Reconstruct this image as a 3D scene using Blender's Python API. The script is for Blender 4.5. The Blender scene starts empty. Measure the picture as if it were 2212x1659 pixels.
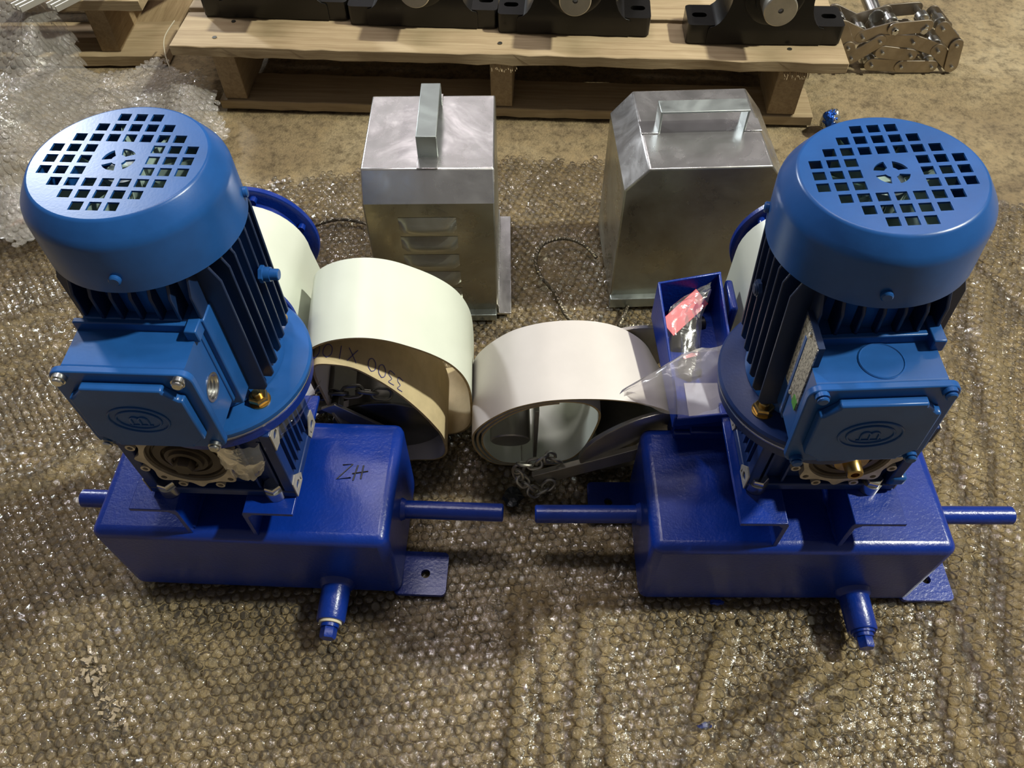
import bpy, math, random
import numpy as np
from mathutils import Vector, Matrix
from mathutils.geometry import delaunay_2d_cdt
random.seed(7)
C = bpy.context.scene.collection
S = bpy.context.scene

# ------------------------------------------------------------------ camera, world, lights, exposure
F_PX, PITCH, ROLL, CAM_H = 1700.0, math.radians(53.7), math.radians(-0.6), 0.9
cam_d = bpy.data.cameras.new('camera'); cam = bpy.data.objects.new('camera', cam_d); C.objects.link(cam)
cam_d.sensor_fit = 'HORIZONTAL'; cam_d.sensor_width = 36.0; cam_d.lens = F_PX/2212*36.0; cam_d.clip_start = 0.01
fw = Vector((0, math.cos(PITCH), -math.sin(PITCH))); rt = Vector((1, 0, 0)); up = Vector((0, math.sin(PITCH), math.cos(PITCH)))
cr, sr = math.cos(ROLL), math.sin(ROLL)
r2 = rt*cr + up*sr; u2 = up*cr - rt*sr
M = Matrix.Identity(4)
for i in range(3):
    M[i][0] = r2[i]; M[i][1] = u2[i]; M[i][2] = -fw[i]
M.translation = (0, 0, CAM_H); cam.matrix_world = M
S.camera = cam

w = bpy.data.worlds.new('world'); S.world = w; w.use_nodes = True
bg = w.node_tree.nodes['Background']; bg.inputs[0].default_value = (1.0, 0.93, 0.9, 1); bg.inputs[1].default_value = 0.15

def lamp(name, loc, target, power, size, col, shape='DISK', sy=None):
    l = bpy.data.lights.new(name, 'AREA'); l.energy = power; l.shape = shape; l.size = size; l.color = col
    if sy: l.size_y = sy
    o = bpy.data.objects.new(name, l); C.objects.link(o); o.location = loc
    o.rotation_euler = (Vector(target)-Vector(loc)).to_track_quat('-Z', 'Y').to_euler(); return o
T0 = (0.1, 0.5, 0)
lamp('high_bay_lamp', (4.35, 0.75, 5.6), T0, 690, 0.34, (1.0, 1.0, 0.86))
lamp('hall_lamp_near', (-0.85, 1.8, 5.2), (-.85, 1.8, 0), 56, 1.2, (1.0, 0.93, 0.92), 'RECTANGLE', .25)
lamp('added_glint_lamp', (0.6, 1.5, 5.2), (.6, 1.5, 0), 52, 1.2, (1.0, 0.93, 0.92), 'RECTANGLE', .25)  # added lamp: more glints on the wrap and fill in the shadows
lamp('hall_lamp_left', (-1.0, 3.3, 5.2), T0, 28, 1.2, (1.0, 0.90, 0.93), 'RECTANGLE', .2)
lamp('hall_lamp_right', (2.7, 4.4, 5.2), T0, 34, 1.2, (1.0, 0.90, 0.93), 'RECTANGLE', .2)
lamp('hall_lamp_far', (-0.9, 7.6, 5.0), T0, 15, 1.8, (1.0, 0.92, 0.95), 'RECTANGLE', .9)
lamp('hall_lamp_back', (-6.0, 8.4, 5.0), (-0.8, 1.1, 0), 800, 0.9, (0.9, 0.95, 1.0))

S.view_settings.view_transform = 'Standard'; S.view_settings.look = 'None'
S.view_settings.gamma = 1; S.view_settings.use_curve_mapping = False; S.view_settings.exposure = -0.25
S.cycles.use_denoising = True
S.cycles.transparent_max_bounces = 24
S.cycles.max_bounces = 10

# ------------------------------------------------------------------ materials
def nt(name):
    m = bpy.data.materials.new(name); m.use_nodes = True
    return m, m.node_tree, m.node_tree.nodes['Principled BSDF']
def noise(t, scale, detail=4, rough=.55, coord='Object', stretch=None, dist=0):
    tc = t.nodes.new('ShaderNodeTexCoord'); n = t.nodes.new('ShaderNodeTexNoise')
    n.inputs['Scale'].default_value = scale; n.inputs['Detail'].default_value = detail
    n.inputs['Roughness'].default_value = rough; n.inputs['Distortion'].default_value = dist
    src = tc.outputs[coord]
    if stretch:
        mp = t.nodes.new('ShaderNodeMapping'); mp.inputs['Scale'].default_value = stretch
        t.links.new(src, mp.inputs[0]); src = mp.outputs[0]
    t.links.new(src, n.inputs['Vector']); return n.outputs['Fac']
def ramp(t, fac, stops):
    r = t.nodes.new('ShaderNodeValToRGB'); e = r.color_ramp.elements
    while len(e) < len(stops): e.new(0.5)
    for i, (p, c) in enumerate(stops):
        e[i].position = p; e[i].color = (*c, 1) if len(c) == 3 else c
    t.links.new(fac, r.inputs[0]); return r.outputs[0]
def bump(t, b, fac, strength, dist=.001):
    n = t.nodes.new('ShaderNodeBump'); n.inputs['Strength'].default_value = strength; n.inputs['Distance'].default_value = dist
    t.links.new(fac, n.inputs['Height']); t.links.new(n.outputs[0], b.inputs['Normal'])
def simple(name, col, rough=.5, metal=0, bscale=0, bstr=.2, bdist=.0005, var=0, vscale=20, coat=0, stretch=None, spec=.5):
    m, t, b = nt(name)
    b.inputs['Base Color'].default_value = (*col, 1); b.inputs['Roughness'].default_value = rough
    b.inputs['Metallic'].default_value = metal; b.inputs['Coat Weight'].default_value = coat
    b.inputs['Coat Roughness'].default_value = .12; b.inputs['Specular IOR Level'].default_value = spec
    if var:
        f = noise(t, vscale, 5, .6, stretch=stretch)
        lo = tuple(c*(1-var) for c in col); hi = tuple(min(1, c*(1+var)) for c in col)
        t.links.new(ramp(t, f, [(.3, lo), (.7, hi)]), b.inputs['Base Color'])
    if bscale: bump(t, b, noise(t, bscale, 3, .6), bstr, bdist)
    return m
M_BLUE = simple('ultramarine_paint', (.0015, .023, .215), .30, 0, 260, .6, .0006, .12, 30, .06)
M_BLUE_IN = simple('ultramarine_sheet', (.0015, .019, .20), .35, 0, 120, .2, .0003, .1, 30, .1)
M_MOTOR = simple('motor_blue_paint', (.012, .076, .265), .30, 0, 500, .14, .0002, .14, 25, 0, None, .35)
M_MOTOR_D = simple('motor_blue_shaded', (.005, .018, .062), .42, 0, 300, .3, .0003, .15, 25)  # same motor paint, darkened to carry the shade on fins and small parts
M_GEAR = simple('gear_blue_and_flange_shade', (.005, .024, .115), .4, 0, 350, .35, .0003, .15, 40)  # gear blue, darkened so the right flanges look shaded
M_WHITE = simple('white_belt', (.60, .635, .545), .36, 0, 60, .08, .0003, .05, 9, .1)
M_FABRIC = simple('tan_belt_fabric', (.47, .38, .22), .8, 0, 900, .4, .0003, .1, 50)
M_INNER = simple('belt_inner_grey', (.55, .51, .48), .45, 0, 60, .08, .0003, .05, 15)
M_EDGE = simple('belt_edge', (.42, .31, .14), .8, 0, 0, 0, 0, .25, 120)
M_STEEL = simple('turned_steel', (.46, .44, .39), .36, .85, 40, .1, .0003, .2, 18)
M_DSTEEL = simple('dark_mill_steel', (.17, .165, .14), .34, .9, 30, .12, .0003, .3, 14)
M_ZINC = simple('bright_zinc', (.62, .62, .60), .25, 1, 90, .15, .0003, .12, 40)
M_BRASS = simple('yellow_zinc', (.55, .38, .14), .3, 1, 120, .2, .0003, .35, 90)
M_CHAIN = simple('nickel_chain_plate', (.36, .31, .25), .36, .95, 60, .15, .0003, .2, 30)
M_ALU = simple('machined_alu', (.50, .44, .34), .5, .5, 200, .3, .0003, .25, 60)
M_ALU_P = simple('machined_pad', (.40, .37, .32), .5, .4, 200, .2, .0003, .2, 60)
M_BORE = simple('brown_grease_bore', (.06, .045, .03), .45, .2, 150, .3, .0004, .4, 40)
M_BLACK = simple('black_enamel', (.006, .0055, .005), .3, 0, 45, .3, .001, .3, 12, .15, None, .35)
M_BLACKR = simple('black_rubber', (.012, .012, .013), .38, 0, 0, 0, 0, 0)
M_HOLE = simple('hole_dark', (.004, .004, .004), .8)
M_INK = simple('marker_ink', (.006, .005, .008), .5)
M_INKB = simple('blue_pen_ink', (.05, .05, .22), .6)
M_RED = simple('red_card', (.50, .008, .035), .4, 0, 60, .1, .0005, .1, 40)
M_PINK = simple('pink_card', (.75, .28, .30), .5)
M_TEAL = simple('fan_plastic', (.30, .40, .36), .4, 0, 0, 0, 0, .2, 60)
M_LEAF = simple('dry_leaf', (.16, .075, .03), .8, 0, 200, .5, .001, .3, 60)
M_CHIP = simple('wood_chip', (.30, .24, .16), .9, 0, 300, .4, .0005, .3, 200)
M_CREAM = simple('string_cream', (.50, .45, .33), .8)
M_LUMP = simple('dark_plastic_scrap', (.012, .016, .02), .3, 0, 80, .6, .002)
M_PATCH = simple('tray_light_tone', (.42, .42, .50), .6, 0, 200, .5, .0005, .12, 60)  # pale tone standing for light on the tray floor
M_PROFILE = simple('grey_profile', (.34, .32, .28), .45, .3, 0, 0, 0, .1, 20)
M_FOIL = simple('foil_silver', (.55, .56, .52), .22, .9, 140, .9, .004, .2, 60)
M_FOILB = simple('foil_blue', (.01, .08, .42), .25, .6, 140, .9, .004, .3, 60)
M_GREEN = simple('green_sticker', (.06, .25, .03), .5)

def galv(name, base, dark, rough, swirl=True):
    m, t, b = nt(name)
    b.inputs['Metallic'].default_value = .92
    f = noise(t, 7, 6, .6, dist=.4)
    t.links.new(ramp(t, f, [(.3, dark), (.62, base)]), b.inputs['Base Color'])
    f2 = noise(t, 12, 5, .65, dist=.8)
    t.links.new(ramp(t, f2, [(.3, (rough*.55,)*3), (.7, (rough*1.5,)*3)]), b.inputs['Roughness'])
    tc = t.nodes.new('ShaderNodeTexCoord'); wv = t.nodes.new('ShaderNodeTexWave'); wv.wave_type = 'RINGS'
    wv.inputs['Scale'].default_value = 26; wv.inputs['Distortion'].default_value = 14; wv.inputs['Detail'].default_value = 2
    wv.inputs['Detail Scale'].default_value = .6
    t.links.new(tc.outputs['Object'], wv.inputs['Vector'])
    n = t.nodes.new('ShaderNodeBump'); n.inputs['Strength'].default_value = .05; n.inputs['Distance'].default_value = .0006
    t.links.new(wv.outputs['Fac'], n.inputs['Height'])
    n2 = t.nodes.new('ShaderNodeBump'); n2.inputs['Strength'].default_value = .35; n2.inputs['Distance'].default_value = .004
    t.links.new(noise(t, 9, 2, .5), n2.inputs['Height']); t.links.new(n.outputs[0], n2.inputs['Normal'])
    t.links.new((n2 if swirl else n2).outputs[0], b.inputs['Normal']); return m
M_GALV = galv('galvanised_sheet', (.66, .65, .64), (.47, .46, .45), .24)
M_GALV_W = galv('galvanised_wall_shaded', (.42, .42, .36), (.25, .23, .18), .32)  # darker copy of the casing sheet, shading of upright sides in its colour
M_HANDLE = galv('galvanised_handle', (.44, .48, .46), (.30, .33, .32), .38, False)

def wood(name, lo, hi, stretch):
    m, t, b = nt(name); b.inputs['Roughness'].default_value = .75
    f = noise(t, 14, 7, .65, stretch=stretch, dist=.6)
    c = ramp(t, f, [(.25, tuple(v*.88 for v in lo)), (.75, tuple(v*.88 for v in hi))])
    f2 = noise(t, 3.5, 4, .6); c2 = ramp(t, f2, [(.3, (.62, .58, .52)), (.6, (1, 1, 1))])
    mx = t.nodes.new('ShaderNodeMix'); mx.data_type = 'RGBA'; mx.blend_type = 'MULTIPLY'; mx.inputs[0].default_value = .7
    t.links.new(c, mx.inputs[6]); t.links.new(c2, mx.inputs[7]); t.links.new(mx.outputs[2], b.inputs['Base Color'])
    bump(t, b, f, .35, .002); return m
M_WOODX = wood('pallet_board_wood', (.30, .21, .11), (.55, .43, .26), (.35, 9, 9))
M_WOODY = wood('pallet_stringer_wood', (.25, .165, .08), (.46, .34, .19), (9, .5, 9))
M_WOODE = wood('pallet_end_grain', (.13, .075, .03), (.30, .19, .09), (6, 6, 14))

def concrete():
    m, t, b = nt('concrete_floor'); b.inputs['Roughness'].default_value = .78
    f = noise(t, 3.2, 8, .68, dist=.8); f2 = noise(t, 60, 6, .75); f3 = noise(t, 260, 3, .6)
    c = ramp(t, f, [(.28, (.115, .078, .038)), (.5, (.22, .165, .085)), (.75, (.32, .26, .155))])
    c2 = ramp(t, f2, [(.34, (.30, .27, .22)), (.52, (1, 1, 1)), (.74, (1.35, 1.3, 1.2))])
    mx = t.nodes.new('ShaderNodeMix'); mx.data_type = 'RGBA'; mx.blend_type = 'MULTIPLY'; mx.inputs[0].default_value = .8
    t.links.new(c, mx.inputs[6]); t.links.new(c2, mx.inputs[7]); t.links.new(mx.outputs[2], b.inputs['Base Color'])
    ad = t.nodes.new('ShaderNodeMath'); ad.operation = 'ADD'; t.links.new(f2, ad.inputs[0]); t.links.new(f3, ad.inputs[1])
    bump(t, b, ad.outputs[0], .5, .006); return m
M_FLOOR = concrete()

def film(name, haze, tint, rough, spec, bs, bscale=90, bdist=.002):
    """thin clear plastic: see-through with gloss and a little milky haze"""
    m = bpy.data.materials.new(name); m.use_nodes = True; t = m.node_tree; t.nodes.clear()
    out = t.nodes.new('ShaderNodeOutputMaterial'); tr = t.nodes.new('ShaderNodeBsdfTransparent'); tr.inputs[0].default_value = (*tint, 1)
    gl = t.nodes.new('ShaderNodeBsdfGlossy'); gl.inputs['Roughness'].default_value = rough; gl.inputs[0].default_value = (1, 1, 1, 1)
    df = t.nodes.new('ShaderNodeBsdfDiffuse'); df.inputs[0].default_value = (.85, .81, .73, 1)
    cv = t.nodes.new('ShaderNodeCombineXYZ'); cv.inputs[2].default_value = 1.0; t.links.new(cv.outputs[0], df.inputs['Normal'])
    m1 = t.nodes.new('ShaderNodeMixShader'); m1.inputs[0].default_value = haze
    m2 = t.nodes.new('ShaderNodeMixShader')
    fr = t.nodes.new('ShaderNodeFresnel'); fr.inputs['IOR'].default_value = 1.5
    mt = t.nodes.new('ShaderNodeMath'); mt.operation = 'MULTIPLY'; mt.inputs[1].default_value = spec; mt.use_clamp = True
    n = t.nodes.new('ShaderNodeBump'); n.inputs['Strength'].default_value = bs; n.inputs['Distance'].default_value = bdist
    t.links.new(noise(t, bscale, 4, .6, dist=.6), n.inputs['Height'])
    t.links.new(n.outputs[0], gl.inputs['Normal']); t.links.new(n.outputs[0], fr.inputs['Normal'])
    t.links.new(fr.outputs[0], mt.inputs[0]); t.links.new(tr.outputs[0], m1.inputs[1]); t.links.new(df.outputs[0], m1.inputs[2])
    t.links.new(m1.outputs[0], m2.inputs[1]); t.links.new(gl.outputs[0], m2.inputs[2]); t.links.new(mt.outputs[0], m2.inputs[0])
    t.links.new(m2.outputs[0], out.inputs[0]); return m
M_WRAP = film('bubble_wrap_film', .03, (1, .99, .95), .04, 1.35, .28, 130, .003)
M_BASE = film('bubble_wrap_backing', .012, (.99, .975, .925), .08, .6, .5, 110, .004)
M_HEAPB = film('heap_backing', .16, (.98, .98, .98), .10, 1.3, .7, 110, .004)
M_HEAP = film('bubble_wrap_heap_film', .12, (.99, .99, .99), .05, 1.5, .75, 110, .005)
M_BAG2 = film('loose_bag_film', .30, (.95, .93, .93), .22, .8, .3, 45, .003)
M_BAG = film('clear_bag_film', .05, (.97, .95, .95), .2, .5, .3, 45, .003)

def plate_mat():
    m, t, b = nt('name_plate_print'); b.inputs['Roughness'].default_value = .4; b.inputs['Metallic'].default_value = .5
    f = noise(t, 800, 3, .6, stretch=(1, 1, .4))
    t.links.new(ramp(t, f, [(.42, (.10, .09, .07)), (.52, (.47, .44, .36))]), b.inputs['Base Color']); return m
M_PLATE = plate_mat()
def rope_mat():
    m, t, b = nt('wire_rope_strand'); b.inputs['Metallic'].default_value = .85; b.inputs['Roughness'].default_value = .4
    b.inputs['Base Color'].default_value = (.15, .13, .095, 1); return m
M_ROPE = rope_mat()

# ------------------------------------------------------------------ mesh builder
class MB:
    def __init__(s, m=None): s.v = []; s.f = []; s.mi = []; s.m = m or Matrix.Identity(4); s.cur = 0
    def V(s, *pts):
        b = len(s.v)
        for p in pts: s.v.append(tuple(s.m @ Vector(p)))
        return b
    def F(s, *idx): s.f.append(tuple(idx)); s.mi.append(s.cur)
    def box(s, x0, x1, y0, y1, z0, z1):
        b = s.V((x0,y0,z0),(x1,y0,z0),(x1,y1,z0),(x0,y1,z0),(x0,y0,z1),(x1,y0,z1),(x1,y1,z1),(x0,y1,z1))
        for q in ((0,3,2,1),(4,5,6,7),(0,1,5,4),(1,2,6,5),(2,3,7,6),(3,0,4,7)): s.F(*[b+i for i in q])
        return s
    def lathe(s, prof, org=(0,0,0), ax=(0,0,1), n=40, capb=True, capt=True):
        ax = Vector(ax).normalized(); a = ax.orthogonal().normalized(); bb = ax.cross(a); org = Vector(org); rings = []
        for r, h in prof:
            rings.append(s.V(*[org + ax*h + (a*math.cos(2*math.pi*k/n) + bb*math.sin(2*math.pi*k/n))*r for k in range(n)]))
        for i in range(len(rings)-1):
            for k in range(n):
                s.F(rings[i]+k, rings[i]+(k+1)%n, rings[i+1]+(k+1)%n, rings[i+1]+k)
        if capb: s.F(*[rings[0]+k for k in range(n)][::-1])
        if capt: s.F(*[rings[-1]+k for k in range(n)])
        return s
    def cyl(s, p0, p1, r, r1=None, n=24, bev=0):
        p0 = Vector(p0); d = Vector(p1)-p0; L = d.length; r1 = r if r1 is None else r1
        if bev: return s.lathe([(r-bev,0),(r,bev),(r1,L-bev),(r1-bev,L)], p0, d, n)
        return s.lathe([(r,0),(r1,L)], p0, d, n)
    def prism(s, poly, org, ex, ey, ed):
        """poly in the (ex,ey) plane pushed along ed (a vector with length)"""
        org, ex, ey, ed = map(Vector, (org, ex, ey, ed)); n = len(poly)
        a = s.V(*[org+ex*x+ey*y for x, y in poly]); b = s.V(*[org+ex*x+ey*y+ed for x, y in poly])
        s.F(*[a+i for i in range(n)][::-1]); s.F(*[b+i for i in range(n)])
        for i in range(n): s.F(a+i, a+(i+1)%n, b+(i+1)%n, b+i)
        return s
    def plate(s, outer, holes, org, ex, ey, ed):
        """flat plate with real holes"""
        org, ex, ey, ed = map(Vector, (org, ex, ey, ed)); vs = []; es = []; loops = []
        for lp in [outer]+list(holes):
            b = len(vs); vs += [Vector(p) for p in lp]; k = len(lp); es += [(b+i, b+(i+1)%k) for i in range(k)]; loops.append(lp)
        ov, oe, of, *_ = delaunay_2d_cdt(vs, es, [], 0, 1e-7)
        def inside(p, lp):
            c = False; j = len(lp)-1
            for i in range(len(lp)):
                if (lp[i][1] > p[1]) != (lp[j][1] > p[1]) and p[0] < (lp[j][0]-lp[i][0])*(p[1]-lp[i][1])/(lp[j][1]-lp[i][1])+lp[i][0]: c = not c
                j = i
            return c
        a = s.V(*[org+ex*p[0]+ey*p[1] for p in ov]); b = s.V(*[org+ex*p[0]+ey*p[1]+ed for p in ov])
        for t in of:
            cx = sum(ov[i][0] for i in t)/len(t); cy = sum(ov[i][1] for i in t)/len(t)
            if not inside((cx, cy), outer) or any(inside((cx, cy), h) for h in holes): continue
            s.F(*[a+i for i in t][::-1]); s.F(*[b+i for i in t])
        for lp in loops:
            k = len(lp); q = s.V(*[org+ex*p[0]+ey*p[1] for p in lp]); q2 = s.V(*[org+ex*p[0]+ey*p[1]+ed for p in lp])
            for i in range(k): s.F(q+i, q+(i+1)%k, q2+(i+1)%k, q2+i)
        return s
    def tube(s, pts, r, n=8, closed=False, flat=1.0):
        pts = [Vector(p) for p in pts]; N = len(pts); rings = []; prev = None
        for i, p in enumerate(pts):
            if closed: d = pts[(i+1)%N]-pts[i-1]
            else: d = pts[min(i+1,N-1)]-pts[max(i-1,0)]
            d = d.normalized() if d.length > 1e-9 else Vector((1,0,0))
            if prev is None: a = d.orthogonal().normalized()
            else:
                a = prev - d*prev.dot(d); a = a.normalized() if a.length > 1e-6 else d.orthogonal().normalized()
            prev = a; b = d.cross(a)
            rings.append(s.V(*[p+a*(r*math.cos(2*math.pi*k/n))+b*(r*math.sin(2*math.pi*k/n)) for k in range(n)]))
        for i in range(N if closed else N-1):
            j = (i+1)%N; off = 0
            if closed and j == 0:
                r0 = Vector(s.v[rings[0]]); off = min(range(n), key=lambda k: (Vector(s.v[rings[i]+k])-r0).length) 
            for k in range(n):
                s.F(rings[i]+(k+off)%n, rings[i]+(k+1+off)%n, rings[j]+(k+1)%n, rings[j]+k)
        if not closed:
            s.F(*[rings[0]+k for k in range(n)][::-1]); s.F(*[rings[-1]+k for k in range(n)])
        return s
    def grid(s, pts, nu, nv):
        b = s.V(*pts)
        for i in range(nu-1):
            for j in range(nv-1): s.F(b+i*nv+j, b+(i+1)*nv+j, b+(i+1)*nv+j+1, b+i*nv+j+1)
        return s
    def ribbon(s, front, axis, th, closed=True, mo=0, mi=1, me=2, off=0.0):
        """belt: front edge curve swept along axis, with thickness; outer/inner/edge materials"""
        P = [Vector(p) for p in front]; N = len(P); axis = Vector(axis); rows = []; an = axis.normalized()
        for i in range(N):
            d = (P[(i+1)%N]-P[i-1]) if closed else (P[min(i+1,N-1)]-P[max(i-1,0)])
            nn = d.cross(an).normalized()
            o = P[i]+nn*off; q = P[i]+nn*(off-th)
            rows.append(s.V(o, o+axis*.33, o+axis*.66, o+axis, q, q+axis*.33, q+axis*.66, q+axis))
        for i in range(N if closed else N-1):
            a, b = rows[i], rows[(i+1)%N]
            for k in range(3):
                s.cur = mo; s.F(a+k, a+k+1, b+k+1, b+k)
                s.cur = mi; s.F(a+4+k, b+4+k, b+5+k, a+5+k)
            s.cur = me; s.F(a, b, b+4, a+4); s.F(a+3, a+7, b+7, b+3)
        if not closed:
            for a in (rows[0], rows[-1]): s.F(a, a+4, a+7, a+3)
        s.cur = 0; return s
    def build(s, name, mat, parent=None, bevel=0, sharp=38, seg=2, smooth=True):
        me = bpy.data.meshes.new(name); me.from_pydata(s.v, [], s.f)
        mats = mat if isinstance(mat, (list, tuple)) else [mat]
        for m in mats: me.materials.append(m)
        if len(mats) > 1: me.polygons.foreach_set('material_index', s.mi)
        me.validate(); 
        bmn = __import__('bmesh').new(); bmn.from_mesh(me); __import__('bmesh').ops.recalc_face_normals(bmn, faces=bmn.faces); bmn.to_mesh(me); bmn.free()
        if smooth:
            me.polygons.foreach_set('use_smooth', [True]*len(me.polygons)); me.set_sharp_from_angle(angle=math.radians(sharp))
        o = bpy.data.objects.new(name, me); C.objects.link(o)
        if parent: o.parent = parent
        if bevel:
            b = o.modifiers.new('bevel', 'BEVEL'); b.width = bevel; b.segments = seg; b.limit_method = 'ANGLE'; b.angle_limit = math.radians(40)
            b.harden_normals = False
        return o
def tag(o, label, cat, group=None):
    o['label'] = label; o['category'] = cat
    if group: o['group'] = group
    return o
def thing(name, loc, rz, label, cat, group=None):
    o = bpy.data.objects.new(name, None); C.objects.link(o); o.location = loc; o.rotation_euler = (0, 0, rz); o.empty_display_size = .02
    return tag(o, label, cat, group)
def circle(cx, cy, r, n=20, rev=False): return [(cx+r*math.cos(2*math.pi*k/n), cy+r*math.sin(2*math.pi*k/n)) for k in range(n)]
def rrect(x0, x1, y0, y1, r, n=4):
    out = []
    for cx, cy, a in ((x1-r,y1-r,0),(x0+r,y1-r,90),(x0+r,y0+r,180),(x1-r,y0+r,270)):
        for k in range(n+1):
            t = math.radians(a+90*k/n); out.append((cx+r*math.cos(t), cy+r*math.sin(t)))
    return out
def catmull(P, k=6, closed=False):
    P = [Vector(p) for p in P]; N = len(P); out = []
    for i in range(N if closed else N-1):
        if closed: a, b, c, d = P[i-1], P[i], P[(i+1)%N], P[(i+2)%N]
        else: a, b, c, d = P[max(i-1,0)], P[i], P[i+1], P[min(i+2,N-1)]
        for j in range(k):
            t = j/k; out.append(.5*((2*b)+(c-a)*t+(2*a-5*b+4*c-d)*t*t+(3*b-a-3*c+d)*t**3))
    if not closed: out.append(P[-1])
    return out
def hexa(m, c, r, h, ax):
    return m.lathe([(r*.92,0),(r,h*.12),(r,h*.85),(r*.88,h)], c, ax, 6)

# ------------------------------------------------------------------ floor
fl = MB(); fl.box(-7, 7, -3, 9, -.06, -.007)
o = fl.build('floor', M_FLOOR); o['kind'] = 'structure'

# ------------------------------------------------------------------ bubble wrap
rs = np.random.RandomState(3)
WV = [(rs.uniform(4, 16), rs.uniform(0, 6.28), rs.uniform(0, 6.28)) for _ in range(9)]
FOLDS = [([(-.004,.05),(0,.16),(.010,.342)],.010,.010),([(.063,.05),(.068,.163),(.089,.336)],.009,.009),
 ([(.250,.325),(.231,.275),(.186,.162),(.16,.08)],.009,.012),([(.40,.289),(.253,.211),(.2,.16),(.17,.09)],.011,.012),
 ([(.48,.326),(.381,.258),(.263,.161),(.22,.1)],.011,.013),([(.73,.85),(.71,.78),(.653,.524),(.577,.282),(.54,.1)],.016,.016),
 ([(-.75,.49),(-.668,.505),(-.608,.525),(-.566,.567)],.012,.014),([(-.85,.76),(-.773,.784),(-.715,.82),(-.657,.839)],.012,.014),
 ([(-.743,.704),(-.676,.746)],.012,.012),([(.032,.342),(.041,.163),(.04,.08)],.007,.008),([(.109,.341),(.104,.162),(.1,.08)],.008,.008),
 ([(.435,.283),(.35,.239),(.292,.206)],.009,.01),([(-.01,.953),(.144,.877)],.008,.008),([(-.01,.9),(.144,.79)],.008,.008),
 ([(-.5,.40),(-.44,.33),(-.353,.281)],.010,.006),([(.234,.161),(.326,.244)],.008,.009),([(.56,.5),(.537,.365),(.529,.158)],.012,.014),
 ([(.50,.32),(.475,.159)],.010,.010),([(-.53,.62),(-.46,.72),(-.40,.9)],.012,.01),([(.60,.95),(.62,.7),(.60,.45)],.014,.014),
 ([(.75,.95),(.82,.7),(.80,.5)],.014,.016),([(-.56,.95),(-.5,1.0),(-.4,1.02)],.012,.012)]
FOOT = [(-.45,-.12,.34,.53),(.13,.47,.32,.52),(-.26,.27,.50,.72),(-.22,.02,.78,1.05),(.10,.39,.79,1.02),(-.41,-.21,.5,.73),(.23,.43,.5,.73),(-.23,-.17,.27,.4),(.36,.41,.27,.4),(-.14,-.06,.33,.42),(.07,.15,.44,.51)]
def seg_d(x, y, pts):
    d = np.full(x.shape, 9.0)
    for (ax, ay), (bx, by) in zip(pts[:-1], pts[1:]):
        vx, vy = bx-ax, by-ay; t = np.clip(((x-ax)*vx+(y-ay)*vy)/(vx*vx+vy*vy), 0, 1)
        d = np.minimum(d, np.hypot(x-ax-t*vx, y-ay-t*vy))
    return d
def sines(x, y, k=1.0):
    s = np.zeros(x.shape)
    for f, a, p in WV: s += np.sin(f*k*(x*math.cos(a)+y*math.sin(a))+p)
    return s/len(WV)
def h_wrap(x, y):
    h = np.zeros(x.shape)
    x2 = x+.006*sines(x, y, 4); y2 = y+.006*sines(y, x, 4)
    for pts, wd, ht in FOLDS: h += ht*np.exp(-(seg_d(x2, y2, pts)/wd)**2)
    h += .004*np.clip(sines(x, y, 2.2)+.1, 0, 1)+.003*np.clip(sines(y, x, 6), 0, 1)
    mask = np.ones(x.shape)
    for x0, x1, y0, y1 in FOOT:
        dx = np.maximum(np.maximum(x0-x, x-x1), 0); dy = np.maximum(np.maximum(y0-y, y-y1), 0)
        mask = np.minimum(mask, np.clip((np.hypot(dx, dy)-.004)/.03, 0, 1))
    return -.0052+h*mask
def y_back(x): return np.interp(x, [-1.2,-.5,-.33,-.02,.18,.5,.82,1.2], [1.12,1.105,1.128,1.172,1.157,1.11,1.04,.98])+.006*np.sin(x*90)+.004*np.sin(x*210+1)
def in_wrap(x, y): return (y < y_back(x)) & (y > .03) & (np.abs(x) < .5+.62*np.clip(y, 0, 1.4)/1.0+.03)

def heap_h(x, y):
    h = .012+.022*np.clip(sines(x, y, 2.0)+.25, 0, 1)
    h += .11*np.exp(-(((x+.86)/.10)**2+((y-1.17)/.17)**2))          # big pale hump at the left
    h += .155*np.clip((y-1.30)/.14, 0, 1)*np.clip((-.84-x)/.07+.4, 0, 1)     # flap drawn up over the second pallet
    h += .035*np.exp(-(((x+.60)/.05)**2+((y-1.30)/.07)**2))
    h += .022*np.exp(-(seg_d(x, y, [(-.90,1.52),(-.86,1.36),(-.93,1.28)])/.016)**2)
    h += .020*np.exp(-(seg_d(x, y, [(-.75,1.30),(-.66,1.24),(-.56,1.22)])/.016)**2)
    h += .018*np.exp(-(seg_d(x, y, [(-.95,.98),(-.80,1.06),(-.70,1.1)])/.016)**2)
    h += .014*np.abs(sines(x, y, 5))+.010*np.abs(sines(y, x, 9))
    return h
HEAP = [(-1.25,.78),(-1.02,.80),(-.94,.87),(-.86,.885),(-.80,.935),(-.74,.94),(-.68,1.0),(-.60,1.06),(-.51,1.15),(-.52,1.25),(-.552,1.322),(-.60,1.385),(-.68,1.435),(-.75,1.40),(-.81,1.385),(-.86,1.46),(-.885,1.53),(-.93,1.585),(-1.05,1.60),(-1.25,1.6)]
def in_poly(x, y, poly):
    c = np.zeros(x.shape, bool); j = len(poly)-1
    for i in range(len(poly)):
        xi, yi = poly[i]; xj, yj = poly[j]
        with np.errstate(divide='ignore', invalid='ignore'):
            c ^= ((yi > y) != (yj > y)) & (x < (xj-xi)*(y-yi)/(yj-yi+1e-12)+xi)
        j = i
    return c
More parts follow.
